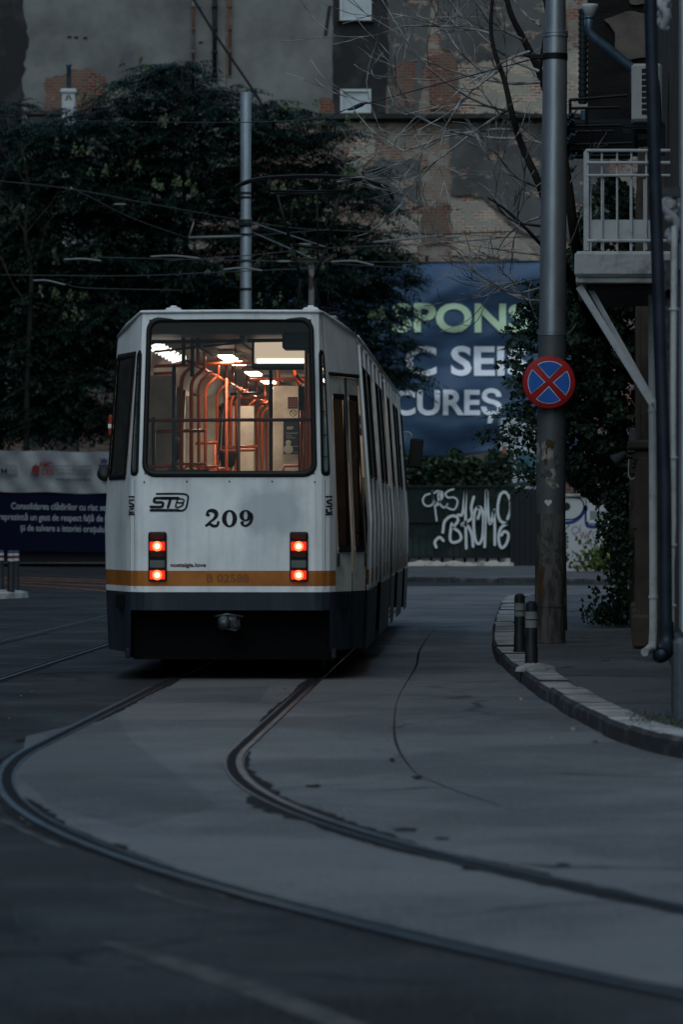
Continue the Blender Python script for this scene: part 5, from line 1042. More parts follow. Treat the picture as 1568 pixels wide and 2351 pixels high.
# bundle of corrugated roofing ends
rnd = random.Random(2)
for i, cy in enumerate((930, 985, 1100, 1270, 1370)):
    b = MB(); c = P(1151.5 + 545 * .2866, cy * .2866, 48.6); n = 9
    for j in range(n): t = j / (n - 1) - .5; b.tube([c + Vector((t * .16, -.1, t * .10 + .02 * math.sin(j * 1.6))), c + Vector((t * .16, .4, t * .10 + .02 * math.sin(j * 1.6)))], .012, 6)
    tag(b.build('corrugated_sheet', M_['zinc']), ('grey corrugated sheet end jutting from behind the big pole, ' + ['topmost of the stack', 'second from the top', 'middle one', 'fourth from the top', 'lowest of the stack'][i]), 'roofing sheet', 'corrugated sheet ends behind the pole')
# air conditioner on its bracket
AY = 38.0; acp = P(1485, 280, AY); ac = empty('air_conditioner', acp, -fa, 'cream outdoor air conditioner unit mounted on the townhouse wall above the balcony', 'air conditioner')
b = MB(); b.box((0, .4, .29), (.30, .80, .57), bev=.025)
b.build('casing', M_['ac'], ac)
b = MB(); b.lathe([(.0, 0), (.24, 0), (.235, .012), (0, .014)], (-.152, .38, .3), 24, M=Matrix.Rotation(math.radians(-90), 3, 'Y')); b.build('fan_grille', M_['black'], ac)
for i in range(8): b = MB(); b.box((.0, -.002, .50 - i * .0585), (.10, .012, .042), bev=.003); b.build('louvre_slot', M_['black'], ac)
b = MB(); b.box((-.03, .1, -.03), (.42, .05, .05), bev=.006); b.box((-.03, .7, -.03), (.42, .05, .05), bev=.006); b.box((.16, .1, -.18), (.05, .05, .3), bev=.006); b.build('bracket', M_['iron'], ac)
pipe('cable_loop', catmull([P(1517, 55, 36), P(1502, 70, 36), P(1497, 110, 36), P(1500, 150, 36), P(1511, 190, 36), P(1516, 260, 36), P(1514, 330, 36)], 6), .014, M_['wired'], 'black cable looping down the wall right of the blue-black downpipe', 'cable', 0, 1, 6)
pipe('cable_loop', catmull([P(1482, 20, 35), P(1492, 60, 35), P(1500, 100, 35), P(1508, 190, 35), P(1509, 300, 35)], 6), .012, M_['wired'], 'second black cable hanging behind the top of the blue-black downpipe', 'cable', 0, 1, 6)
# balcony
BY = 37.0; bal = empty('balcony', P(1400, 640, BY), 0, 'pale concrete balcony with a white barred railing and sloping brace under it', 'balcony'); bb = P(1400, 640, BY)
def bl(x, y, d=0.): return P(x, y, BY) - bb + Vector((d * .0725, d, 0))
b = MB(); a, c = bl(1319, 636), bl(1508, 577); b.box(((a.x + c.x) / 2 + .1, 1.6, (a.z + c.z) / 2), (c.x - a.x + .2, 3.2, c.z - a.z), bev=.03)
a2, c2 = bl(1322, 650), bl(1508, 636); b.box(((a2.x + c2.x) / 2 + .1, 1.6, (a2.z + c2.z) / 2 + .002), (c2.x - a2.x + .2, 3.1, c2.z - a2.z), bev=.008); b.v = [(x_ + y_ * .0725, y_, z_) for x_, y_, z_ in b.v]; b.build('slab', mat('balcony_concrete', (.40, .41, .41), .85, n_scale=5, col2=(.22, .225, .23), mask=(.5, .66), bump=.6, bscale=16), bal)
b = MB(); a2, c2 = bl(1345, 664), bl(1508, 652); b.box(((a2.x + c2.x) / 2 + .1, 1.6, (a2.z + c2.z) / 2), (c2.x - a2.x + .2, 2.8, c2.z - a2.z)); b.v = [(x_ + y_ * .0725, y_, z_) for x_, y_, z_ in b.v]; b.build('soffit_beam', M_['iron'], bal)
rl = empty('railing'); rl.parent = bal
def rbar(p, q, r, nm): b = MB(); b.tube([p, q], r, 8); return b.build(nm, M_['wpaint'], rl)
b = MB(); b.box(((bl(1347, 0).x), .05, (bl(0, 348).z + bl(0, 576).z) / 2), (.052, .05, bl(0, 348).z - bl(0, 576).z), bev=.006); b.build('corner_post', M_['wpaint'], rl)
b = MB(); b.box(((bl(1347, 0, 3.1).x), 3.1, (bl(0, 348).z + bl(0, 576).z) / 2), (.052, .05, bl(0, 348).z - bl(0, 576).z), bev=.006); b.build('corner_post', M_['wpaint'], rl)
for x in (1382, 1417, 1450, 1484): 
    for d in (.05, 3.1): rbar(bl(x, 348, d), bl(x, 574, d), .011, 'baluster')
for k in range(9): rbar(bl(1347, 372, .35 + k * .3), bl(1347, 574, .35 + k * .3), .011, 'baluster')
for y, r in ((346, .016), (374, .016), (403, .013), (553, .016)):
    rbar(bl(1347, y, .03), bl(1545, y, .03), r, 'rail')
    rbar(bl(1347, y, .03), bl(1347, y, 3.12), r, 'rail')
for d in (.075,): b = MB(); a, c = bl(1353, 549), bl(1508, 504); b.box(((a.x + c.x) / 2 + d * .0725, d, (a.z + c.z) / 2), (c.x - a.x, .008, c.z - a.z)); b.build('kick_panel', M_['wpaint'], rl)
for d, p, q, w in ((.12, (1329, 656), (1497, 925), .055), (.26, (1352, 655), (1512, 940), .04)):
    b = MB(); p0, p1 = bl(*p, d), bl(*q, d); t = (p1 - p0).normalized(); nn = Vector((-t.z, 0, t.x)); b.prism([p0 - nn * w * .6, p1 - nn * w * .6, p1 + nn * w * .6, p0 + nn * w * .6], (0, .07, 0)); fixn(b.build('brace', M_['wpaint'], bal))
# electricity cabinet and lamp on the far facade
eb = empty('utility_cabinet', P(1455, 1432, 50) * 1.0, -fa, 'tall narrow rusty brown cabinet against the far end of the townhouse', 'cabinet'); eb.location.z = .11
b = MB(); b.box((0, 0, 1.15), (.12, .3, 2.3), bev=.01); b.build('body', M_['stuccod'], eb); b = MB(); b.box((0, 0, 2.45), (.13, .3, .28), bev=.01); b.build('dark_top', M_['plinth'], eb); b = MB(); b.box((0, 0, 2.32), (.15, .32, .04)); b.build('trim', M_['wpaint'], eb)
fl_ = empty('floodlight', P(1436, 1040, 50), 0, 'small cone shaped floodlight clipped to the narrow brown cabinet', 'floodlight')
b = MB(); b.lathe([(.03, 0), (.07, .12), (.095, .2), (.085, .2), (.03, .06)], (0, 0, 0), 14, M=Matrix.Rotation(math.radians(-125), 3, 'Y')); b.build('shade', M_['plinth'], fl_, True); b = MB(); b.tube([(.02, 0, .0), (.1, 0, .04)], .015, 6); b.build('arm', M_['iron'], fl_)
pipe('loose_cable', catmull([P(1444, 1050, 49.6), P(1443, 1090, 49.6), P(1452, 1100, 49.6), P(1470, 1085, 49.6), P(1474, 1110, 49.6), P(1472, 1190, 49.6)], 6), .006, M_['insul'], 'thin pale cable looping beside the narrow brown cabinet', 'cable', 0, 1, 5)

# ------------------------------------------------------------------ big pole, sign, stickers, bollards
PY = GY(1475, .12); PB = Vector(((1261 - CX) * PY / F, PY, .115)); kp = PY / F
pole = empty('tram_pole', PB, 0, 'thick grey steel pole standing on the right pavement behind two bollards', 'pole')
def pc(y): return Vector(((lerp(1261, 1276, (1475 - y) / 1475) - 1261) * kp, 0, CH + (HY - y) * kp - PB.z))
b = MB()
def seg(y0, y1, w0, w1, b, n=28):
    p0, p1 = pc(y0), pc(y1); b.tube([p0, p1], [w0 * kp / 2, w1 * kp / 2], n)
seg(765, 75, 62, 55, b); seg(80, -260, 47, 44, b)
for y, w in ((768, 66), (762, 64), (84, 60), (76, 58)): p = pc(y); b.tube([p - Vector((0, 0, .012)), p + Vector((0, 0, .012))], w * kp / 2, 28)
o = b.build('upper_tube', M_['steel'], pole); smooth_angle(o, 50)
b = MB(); seg(1180, 765, 68.5, 64, b); o = b.build('middle_tube', mat('pole_grey_paint', (.11, .12, .125), .5, .3, n_scale=4, col2=(.09, .10, .10), bump=.1, bscale=30), pole); smooth_angle(o, 50)
b = MB(); seg(1392, 1180, 69, 68.5, b); o = b.build('lower_tube', M_['conc'], pole); smooth_angle(o, 50)
b = MB(); seg(1475, 1392, 74, 73, b); p = pc(1388); b.tube([p - Vector((0, 0, .02)), p + Vector((0, 0, .01))], 76 * kp / 2, 28); o = b.build('base_collar', M_['conc'], pole); smooth_angle(o, 50)
b = MB(); p = pc(132); b.tube([p - Vector((0, 0, .035)), p + Vector((0, 0, .035))], 58 * kp / 2, 28); b.box(p + Vector((-.19, -.02, 0)), (.2, .06, .06), bev=.01); b.tube([p + Vector((-.27, -.02, 0)), p + Vector((-.36, -.02, .02))], .018, 8); b.build('clamp', M_['iron'], pole)
rnd = random.Random(31)
def decal(cx, cy, w, h, mt, nm, seed, amp=.2, lift=.004, shape=None):
    """torn paper wrapped on the round pole"""
    rr = lambda y: (69 if y > 1180 else 66.5) * kp / 2 + lift; rs = random.Random(seed); ring = []
    for j in range(18):
        a = 2 * math.pi * j / 18; q = rs.uniform(1 - amp, 1 + amp); ux, uy = math.cos(a), math.sin(a); m_ = max(abs(ux), abs(uy)) ** .75
        if shape == 'heart': ux, uy = (16 * math.sin(a) ** 3) / 17, -(13 * math.cos(a) - 5 * math.cos(2 * a) - 2 * math.cos(3 * a) - math.cos(4 * a)) / 15; m_ = 1; q = 1
        ring.append((cx + ux / m_ * w / 2 * q, cy + uy / m_ * h / 2 * q))
    m = MB(); C_ = (cx, cy)
    def onp(x, y):
        c = pc(y); dx = (x - (1261 + c.x / kp)) * kp; r_ = rr(y); dx = max(-r_ * .99, min(r_ * .99, dx)); return Vector((c.x + dx, -math.sqrt(r_ * r_ - dx * dx), c.z))
    ks = 4; vs = []
    for j in range(18):
        for t in range(ks + 1): vs.append(onp(lerp(C_[0], ring[j][0], t / ks), lerp(C_[1], ring[j][1], t / ks)))
    fs = [(j * (ks + 1) + t, j * (ks + 1) + t + 1, ((j + 1) % 18) * (ks + 1) + t + 1, ((j + 1) % 18) * (ks + 1) + t) for j in range(18) for t in range(ks)]
    m.add(vs, fs); m.build(nm, mt, pole, True)
PAP = mat('torn_paper', (.27, .27, .25), .9, n_scale=14, col2=(.13, .11, .09), mask=(.45, .6)); RST = mat('rust_stain', (.10, .05, .02), .9, n_scale=14, col2=(.04, .03, .025)); DKS = mat('dark_glue', (.045, .045, .045), .9, n_scale=18, col2=(.12, .115, .11)); PAPW = mat('white_sticker', (.55, .58, .58), .5)
decal(1247, 1036, 9, 42, PAP, 'paper_scrap', 1, .35); decal(1252, 1040, 12, 50, RST, 'rust_stain', 2, .3, .003); decal(1263, 1022, 16, 20, RST, 'rust_stain', 3, .35, .005); decal(1262, 1040, 15, 34, PAP, 'paper_scrap', 4, .3)
decal(1233, 1035, 12, 44, PAP, 'paper_scrap', 5, .35, .005); decal(1252, 1088, 24, 20, DKS, 'glue_mark', 6, .3); decal(1262, 1095, 22, 44, PAP, 'paper_scrap', 7, .2, .003) ; decal(1276, 1062, 12, 40, DKS, 'glue_mark', 8, .35); decal(1244, 1110, 30, 46, DKS, 'glue_mark', 9, .25, .002); decal(1272, 1116, 20, 10, PAP, 'paper_scrap', 10, .3, .004)
decal(1257, 1154, 18, 17, PAPW, 'round_sticker', 11, 0, .006, 'heart'); decal(1250, 1262, 22, 90, DKS, 'grime_streak', 12, .4, .002); decal(1278, 1290, 14, 120, DKS, 'grime_streak', 13, .45, .002); decal(1240, 1330, 14, 70, RST, 'rust_stain', 14, .45, .002)
# no-stopping sign
SZ = CH + (HY - 880) * kp; sign = empty('road_sign', (PB.x + pc(880).x - .045, PY - .235, SZ), math.radians(-1.5), 'round red and blue no stopping sign with a red cross, fixed to the big pole', 'road sign'); SR = 59.5 * kp
RX = Matrix.Rotation(math.radians(90), 3, 'X')
b = MB(); b.lathe([(SR, 0), (SR + .004, .008), (SR, .016), (SR * .985, .018)][0:4], (0, .01, 0), 56, M=RX); b.build('rim', M_['red'], sign, True) 
def sector(mb, a0, a1, ri, yy, ro, n=14):
    """blue quarter: an arc at ro closed by a blunt point near the centre"""
    o_ = [(ro * math.cos(lerp(a0, a1, i / n)), ro * math.sin(lerp(a0, a1, i / n))) for i in range(n + 1)]; am = (a0 + a1) / 2; o_.append((ri * math.cos(am), ri * math.sin(am)))
    mb.prism([(x, yy, z) for x, z in o_], (0, -.0025, 0))
for q in range(4):
    am = math.radians(45 - 41 + 90 * q) + math.radians(45 - 4) - math.radians(41) + math.radians(41)
bw, bbv = MB(), MB()
for q in range(4):
    am = math.radians(90 * q - 2.5); h = math.radians(35.5)
    sector(bw, am - h, am + h, SR * .145, -.0095, SR * .815); h2 = math.radians(34.3); sector(bbv, am - h2, am + h2, SR * .185, -.0125, SR * .79)
fixn(bw.build('white_outline', M_['signw'], sign)); fixn(bbv.build('blue_field', M_['blue'], sign))
b = MB(); b.box((0, .045, .05), (.08, .04, .04)); b.box((0, .045, -.15), (.08, .04, .04)); b.tube([(-.02, .03, -.2), (-.02, .03, .12)], .014, 8); b.build('mounting', M_['iron'], sign)
# bollards on the right pavement
CAP = mat('bollard_paint_white', (.20, .22, .23), .55, n_scale=9, col2=(.14, .15, .15)); BB = mat('bollard_black', (.010, .011, .013), .5, n_scale=5, col2=(.02, .022, .025))
def bollard(x, ybase, ytop, label, grp, stripes, rw, z0=.115, Y=None):
    Y = Y or GY(ybase, z0); k = Y / F; h = (ybase - ytop) * k; r = rw * k / 2; e = empty('bollard', ((x - CX) * k, Y, z0), random.Random(x).uniform(0, 3), label, 'bollard', grp)
    b = MB(); b.lathe([(r * 1.22, 0), (r * 1.22, .03), (r * 1.08, .045), (r * 1.08, .30 * h), (r, .31 * h), (r * .97, h * .92), (r * .86, h * .97), (r * .5, h * .995), (0, h)], n=20); smooth_angle(b.build('post', BB, e), 40)
    for a0, a1, m in stripes: b = MB(); b.lathe([(r * .98, h * a0), (r * 1.035, h * a0), (r * 1.02, h * a1), (r * .96, h * a1)], n=20); smooth_angle(b.build('band', m, e), 40)
    return e
bollard(1193, 1500, 1362, 'black bollard with faded pale band, further of the two by the big pole', 'bollards on the right pavement', [(.62, .70, CAP), (.72, .84, CAP)], 25)
bollard(1220, 1533, 1379, 'black bollard with brighter pale band, nearer of the two, beside a concrete lump', 'bollards on the right pavement', [(.60, .71, CAP), (.73, .84, CAP)], 28)
b = MB(); Yl = GY(1538, .12); n = 20; rnd = random.Random(8); c0 = ((1230 - CX) * Yl / F, Yl)
rings = [(.20, .36, .0), (.175, .30, .035), (.11, .20, .06), (.03, .05, .065)]
for rx, ry, z in rings:
    for j in range(n): a = 2 * math.pi * j / n; q = rnd.uniform(.85, 1.15); b.v.append((c0[0] + rx * q * math.cos(a), c0[1] + ry * q * math.sin(a), .112 + z * rnd.uniform(.8, 1.2)))
b.f = [(l * n + j, l * n + (j + 1) % n, (l + 1) * n + (j + 1) % n, (l + 1) * n + j) for l in range(3) for j in range(n)] + [tuple(3 * n + j for j in range(n))]; b.m = [0] * len(b.f)
tag(fixn(b.build('concrete_lump', M_['kerb'], None, True)), 'pale crumbling concrete lump on the pavement at the foot of the nearer bollard', 'concrete lump')
BL = mat('band_blue', (.05, .07, .13), .5); RD = mat('band_red', (.16, .02, .02), .5); WH = mat('band_white', (.38, .41, .43), .5)
st3 = [(.93, .985, BL), (.86, .92, WH), (.80, .855, RD), (.73, .795, WH)]
bollard(25, 1368, 1272, 'striped capped bollard on the traffic island, front one of the trio at far left', 'striped bollards on the traffic island', st3, 15, .125, 74.2)
bollard(37, 1362, 1270, 'striped capped bollard on the traffic island, behind and right of the front one', 'striped bollards on the traffic island', st3, 14, .125, 76.0)
bollard(2, 1358, 1266, 'striped capped bollard on the traffic island, cut by the left picture edge', 'striped bollards on the traffic island', st3, 14, .125, 76.4)

# ------------------------------------------------------------------ distant poles, overhead wires
Y2 = 98.0; k2 = Y2 / F; p2 = empty('tram_pole', ((564 - CX) * k2, Y2, 0), 0, 'tall pale galvanised pole rising behind the tram roof in front of the big tree', 'pole')
def q2(y): return Vector((0, 0, CH + (HY - y) * k2))
b = MB(); b.tube([(0, 0, 0), q2(500)], [.15, .14], 20); b.tube([q2(500), q2(216)], [.128, .140], 20); b.tube([q2(218), q2(214)], .15, 20); smooth_angle(b.build('shaft', M_['steel'], p2), 50)
for y in (445, 455, 508, 520, 540, 600, 665): b = MB(); b.tube([q2(y) - Vector((0, 0, .03)), q2(y) + Vector((0, 0, .03))], .165 if y > 500 else .148, 14); b.build('clamp', M_['iron'], p2)
b = MB(); b.box(q2(516) + Vector((-.05, -.18, 0)), (.50, .12, .08)); b.build('cross_bar', M_['iron'], p2)
b = MB(); b.tube([q2(543) + Vector((.12, -.1, 0)), q2(547) + Vector((-1.45, -.1, 0))], .03, 8); b.tube([q2(547) + Vector((-1.45, -.1, 0)), q2(512) + Vector((-1.32, -.1, 0))], .02, 6); b.build('bracket_arm', M_['arm'], p2, True)
Y3 = 92.0; k3 = Y3 / F; p3 = empty('tram_pole', ((715 - CX) * k3, Y3, 0), 0, 'thin mottled rusty pole sticking up behind the tram roof, right of the tall one', 'pole')
b = MB(); b.tube([(0, 0, 0), (0, 0, CH + (HY - 598) * k3)], [.08, .072], 14); smooth_angle(b.build('shaft', mat('mottled_pole', (.16, .14, .13), .8, n_scale=5, col2=(.05, .035, .03), mask=(.48, .54)), p3), 50)
b = MB(); zt3 = CH + (HY - 598) * k3; b.box((.0, -.08, zt3), (.6, .08, .06)); b.build('clamp', M_['iron'], p3)
def wire(pts, label, r=.011, m='wire', sag=0., nm='overhead_wire', cat='wire', n=5):
    q = [P(*p) for p in pts]; q = catmull(q, 8) if len(q) > 2 else [q[0].lerp(q[1], i / 10) - Vector((0, 0, sag * 4 * (i / 10) * (1 - i / 10))) for i in range(11)]
    b = MB(); b.tube(q, r, n); return tag(b.build(nm, M_[m], None, True), label, cat)
wire([(-30, 273, 78), (300, 281, 70), (560, 282, 63), (740, 272, 54), (820, 245, 50), (1238, 133, PY)], 'long span wire from the big pole clamp across the treetop to the left edge', .008)
ins = MB(); pa, pb = P(800, 254, 49.8), P(842, 236, 49.2); ins.tube([pa, pa.lerp(pb, .15), pa.lerp(pb, .3), pa.lerp(pb, .7), pa.lerp(pb, .85), pb], [.01, .018, .03, .03, .018, .01], 8); tag(ins.build('insulator', M_['plinth'], None, True), 'grey wire insulator in front of the lower small white window', 'insulator')
wire([(-30, 414, 96), (150, 433, 96), (330, 466, 96), (560, 508, 97)], 'wire sloping down across the tree from the left edge to the tall galvanised pole', .012)
wire([(560, 508, 97), (710, 527, 97), (980, 536, 97), (1240, 549, 97)], 'wire running level from the tall galvanised pole to the right above the banner', .010)
wire([(576, 511, 97.5), (745, 567, 93)], 'upper stay wire slanting from the tall galvanised pole to the thin rusty pole', .014, 'arm')
wire([(580, 534, 97.5), (717, 594, 92)], 'lower stay wire slanting down to the top of the thin rusty pole', .014, 'arm')
wire([(576, 542, 97), (640, 537, 97), (760, 527, 97)], 'short wire rising right from the bracket arm of the tall galvanised pole', .011)
wire([(380, 600, 90), (560, 588, 90), (745, 571, 90), (980, 561, 90), (1240, 540, 90)], 'contact wire passing just above the thin rusty pole towards the brick wall', .012)
wire([(230, 592, 88), (500, 598, 88), (682, 601, 88), (980, 603, 88), (1160, 606, 88)], 'contact wire level with the top of the thin rusty pole', .012)
wire([(0, 632, 86), (300, 634, 86), (520, 625, 86), (740, 616, 86)], 'contact wire just above the tram roof, left of the thin rusty pole', .011)
wire([(150, 652, 86), (200, 662, 86), (420, 667, 86)], 'lowest thin wire left of the tall galvanised pole, near the tram roof', .010)
wire([(432, -20, 130), (492, 77, 130), (584, 213, 130), (604, 250, 130)], 'thick black cable slanting down the plaster wall behind the pole top', .045, 'wired', nm='wall_cable', cat='cable')
wire([(180, 440, 90), (300, 500, 90), (428, 546, 90)], 'thin wire falling right across the tree to the end of the bracket arm', .008)
wire([(760, 606, 88), (860, 612, 88), (980, 618, 88)], 'short thin wire under the contact wires left of the blue banner', .010)
wire([(752, 560, 88), (752, 640, 88), (754, 700, 88)], 'thin hanging wire right of the thin rusty pole, down behind the tram roof', .010, 'wired')
for i, (pp_, lb) in enumerate(((((146, 597, 88), (190, 595, 88), (232, 600, 88)), 'curved pale steady arm, upper one at the far left in the tree'), (((345, 590, 88), (400, 588, 88), (458, 594, 88)), 'curved pale steady arm just left of the tall galvanised pole'), (((76, 645, 86), (108, 645, 86), (150, 655, 86)), 'curved pale steady arm, lowest at the far left'), (((512, 620, 86), (556, 616, 86), (602, 622, 86)), 'curved pale steady arm crossing the tall galvanised pole'), (((760, 602, 88), (812, 600, 88), (858, 610, 88)), 'curved pale steady arm right of the thin rusty pole'))):
    wire(pp_, lb, .022, 'arm', nm='steady_arm', cat='steady arm', n=7)
b = MB(); c0, c1 = P(857, 557, 84), P(1017, 541, 84); b.tube([c0, c1], .026, 8); ba = tag(b.build('bracket_arm', M_['arm'], None, True), 'pale bracket arm with a curly wire, in front of the brick wall above the banner', 'bracket arm')
q = [P(x, y, 84) for x, y in ((852, 562), (862, 546), (872, 538), (892, 536), (898, 545), (906, 554), (916, 542), (926, 536), (934, 546), (944, 538), (990, 540), (1010, 545), (1022, 539), (1060, 536), (1120, 535), (1180, 533))]; b = MB(); b.tube(catmull(q, 5), .012, 5); tag(b.build('curly_wire', M_['wired'], None, True), 'black curly feeder wire coiling above the pale bracket arm', 'wire')
for i, (x, y, Y, lb) in enumerate(((275, 470, 96, 'small pale insulator on the sloping wire, over the left of the tree'), (652, 601, 88, 'pale turnbuckle on the contact wire between the two far poles'), (700, 562, 90, 'pale turnbuckle on the wire right above the thin rusty pole'), (1040, 545, 84, 'pale insulator on the wire right of the pale bracket arm'), (1100, 585, 86, 'small turnbuckle in front of the top edge of the blue banner'))):
    b = MB(); c = P(x, y, Y); b.tube([c + Vector((-.16, 0, 0)), c + Vector((-.1, 0, 0)), c + Vector((.1, 0, 0)), c + Vector((.16, 0, 0))], [.012, .026, .026, .012], 7); tag(b.build('wire_fitting', M_['arm'], None, True), lb, 'insulator')

# ------------------------------------------------------------------ foliage
def mesh_np(name, V, Fq, mats, parent=None, mi=None):
    me = bpy.data.meshes.new(name); n = len(V); k = Fq.shape[1]
    me.vertices.add(n); me.vertices.foreach_set('co', V.astype(np.float32).ravel()); nf = len(Fq)
    me.loops.add(nf * k); me.loops.foreach_set('vertex_index', Fq.astype(np.int32).ravel()); me.polygons.add(nf)
    me.polygons.foreach_set('loop_start', np.arange(0, nf * k, k, dtype=np.int32)); me.polygons.foreach_set('loop_total', np.full(nf, k, dtype=np.int32))
    for m in (mats if isinstance(mats, list) else [mats]): me.materials.append(m)
    if mi is not None: me.polygons.foreach_set('material_index', mi.astype(np.int32))
    me.update(); me.validate(); o = bpy.data.objects.new(name, me); COL.objects.link(o)
    if parent is not None: o.parent = parent
    return o
def unit(a): return a / np.maximum(np.linalg.norm(a, axis=-1, keepdims=True), 1e-6)
def frond_mesh(O, D, L, pairs, leaf, droop, rs, wid=.32):
    """pinnate fronds: origins O, directions D (n,3), lengths L; folded leaflets hang from a drooping rib"""
    n = len(O); D = unit(D); up = np.array([0, 0, 1.]); S = unit(np.cross(D, up) + rs.normal(0, .15, (n, 3))); V = []; 
    for i in range(pairs):
        t = (i + .8) / pairs
        c = O + D * (L * t)[:, None] - up * (droop * L * t * t)[:, None]; ll = leaf * L * (1 - .45 * abs(t - .45) * 1.6)
        tan = unit(D - up * (2 * droop * t))
        for sg in (-1, 1):
            d = unit(S * sg * .9 + tan * .45 - up * .42 + rs.normal(0, .16, (n, 3))); w = tan * (ll * wid)[:, None]
            a = c; b_ = c + d * (ll * .45)[:, None] + w * .5; e = c + d * ll[:, None]; f = c + d * (ll * .45)[:, None] - w * .5
            V.append(np.stack([a, b_, e, f], 1))
    tip = O + D * L[:, None] - up * (droop * L)[:, None]; d = unit(D - up * 2 * droop); w = S * (leaf * L * wid * .5)[:, None]
    V.append(np.stack([tip, tip + d * (leaf * L * .45)[:, None] + w, tip + d * (leaf * L)[:, None], tip + d * (leaf * L * .45)[:, None] - w], 1))
    V = np.concatenate(V, 0).reshape(-1, 3); return V, np.arange(len(V)).reshape(-1, 4)
def inpoly(x, y, poly):
    r = np.zeros(len(x), bool); n = len(poly)
    for i in range(n):
        x0, y0 = poly[i]; x1, y1 = poly[(i + 1) % n]
        c = ((y0 > y) != (y1 > y)) & (x < (x1 - x0) * (y - y0) / (y1 - y0 + 1e-9) + x0); r ^= c
    return r
LEAF_A = leafmat('tree_leaves', (.002, .007, .005), (.008, .027, .017)); LEAF_B = leafmat('vine_leaves', (.008, .022, .012), (.032, .062, .032)); LEAF_D = leafmat('hedge_leaves', (.010, .024, .012), (.026, .050, .024))
BLOOM = leafmat('pale_bloom', (.07, .105, .055), (.15, .19, .10), .6); LIME = leafmat('lime_leaves', (.055, .08, .012), (.10, .13, .03))

def big_tree(name, poly, Y, depth, nclump, label, base, seed, bloom=70, frond=.80, group=None, cov=20):
    rs = np.random.RandomState(seed); k = Y / F; xs = [p[0] for p in poly]; ys = [p[1] for p in poly]; cx0 = (min(xs) + max(xs)) / 2; hx = (max(xs) - min(xs)) / 2
    pts = []
    while len(pts) < nclump:
        x = rs.uniform(min(xs), max(xs), 4000); y = rs.uniform(min(ys), max(ys), 4000); ok = inpoly(x, y, poly); x, y = x[ok], y[ok]
        for a, c in zip(x, y):
            if all((a - q[0]) ** 2 + ((c - q[1]) * 1.25) ** 2 > (26 if len(pts) < nclump * .5 else 12) ** 2 or abs(q[2]) < 0 for q in pts[-260:]) or rs.rand() < .02:
                e = max(0., 1 - ((a - cx0) / hx) ** 2); front = -depth * math.sqrt(e) * rs.uniform(.35, 1.0); front = front if rs.rand() < .72 else rs.uniform(-1, 1) * depth * .5
                pts.append((a, c, front))
                if len(pts) >= nclump: break
    root = empty(name, base, 0, label, 'tree', group)
    O, D, L = [], [], []; bl_ = []
    C = np.array([P(a, c, Y + d) for a, c, d in pts])
    for ci, c in enumerate(C):
        nf = int(cov * rs.uniform(.7, 1.2)); az = rs.uniform(0, 2 * np.pi, nf); el = rs.uniform(-.15, .75, nf) * rs.uniform(.5, 1)
        d = np.stack([np.cos(az) * np.cos(el), np.sin(az) * np.cos(el), np.sin(el)], 1); r = rs.uniform(.0, .55, nf)
        O.append(c + d * r[:, None] * np.array([1, 1, .5])); D.append(d); L.append(rs.uniform(.6, 1.15, nf) * frond)
    O, D, L = np.concatenate(O), np.concatenate(D), np.concatenate(L)
    V, Fq = frond_mesh(O, D, L, 7, .30, .42, rs); V = V - np.array(base); mesh_np('crown', V, Fq, LEAF_A, root)
    # blossom: upright pale panicles on the tops of clumps
    if bloom:
        order = rs.permutation(len(C)); V = []; 
        got = 0
        for ci in order:
            if got >= bloom: break
            c = C[ci] + np.array([0, -.9, .38]); 
            if pts[ci][2] > -depth * .2 or pts[ci][1] < 185 or (pts[ci][1] < 250 and rs.rand() < .5): continue
            got += 1; m = rs.randint(2, 6)
            for s in range(m):
                b0 = c + np.array([rs.normal(0, .32), rs.normal(0, .2), rs.normal(0, .07)]); h = rs.uniform(.18, .42); nq = 26
                t = rs.rand(nq); rr = .09 * (1 - t) + .012; a = rs.uniform(0, 6.28, nq); q = b0 + np.stack([np.cos(a) * rr, np.sin(a) * rr, t * h], 1); sz = rs.uniform(.03, .055, nq)
                u = unit(rs.normal(0, 1, (nq, 3))); w = unit(np.cross(u, rs.normal(0, 1, (nq, 3)))); V.append(np.stack([q - u * sz[:, None], q + w * sz[:, None], q + u * sz[:, None], q - w * sz[:, None]], 1))
        V = np.concatenate(V, 0).reshape(-1, 3) - np.array(base); o = mesh_np('blossom', V, np.arange(len(V)).reshape(-1, 4), BLOOM, root)
    # trunk and limbs
    b = MB(); rnd = random.Random(seed); top = Vector(C.mean(0)) - Vector(base)
    hh = top.z * .55; b.tube([(0, 0, -.1), (.1, 0, hh * .5), (0, .1, hh)], [.42, .34, .28], 12)
    for i in range(16):
        t = Vector(C[rnd.randrange(len(C))]) - Vector(base); m_ = Vector((t.x * .35, t.y * .4, lerp(hh, t.z, .45))); b.tube(catmull([(0, .05, hh * rnd.uniform(.6, 1)), m_, t], 5), [lerp(.16, .03, j / 10) for j in range(11)], 6)
    b.build('trunk', M_['bark2'], root, True)
    return root
main_poly = [(60, 290), (110, 300), (180, 262), (240, 262), (280, 205), (335, 165), (360, 150), (425, 148), (450, 175), (500, 190), (540, 235), (600, 252), (660, 245), (700, 270), (760, 280), (815, 320), (830, 380), (855, 430), (880, 500), (872, 560), (940, 600), (925, 660), (905, 700), (915, 780), (930, 850), (920, 890), (860, 900), (800, 920), (700, 1000), (40, 1010), (0, 700), (20, 420)]
YT = 132.0; b0 = P(430, 1290, YT); big_tree('leafy_tree', main_poly, YT, 4.6, 760, 'big dark leafy tree with pale blossom tufts, rising behind the tram', (b0.x, YT, 0), 3, 95, .95, 'leafy trees behind the hoarding', 27)
left_poly = [(-120, 330), (-60, 250), (20, 232), (70, 240), (110, 300), (130, 420), (120, 600), (160, 800), (150, 1010), (-120, 1010)]
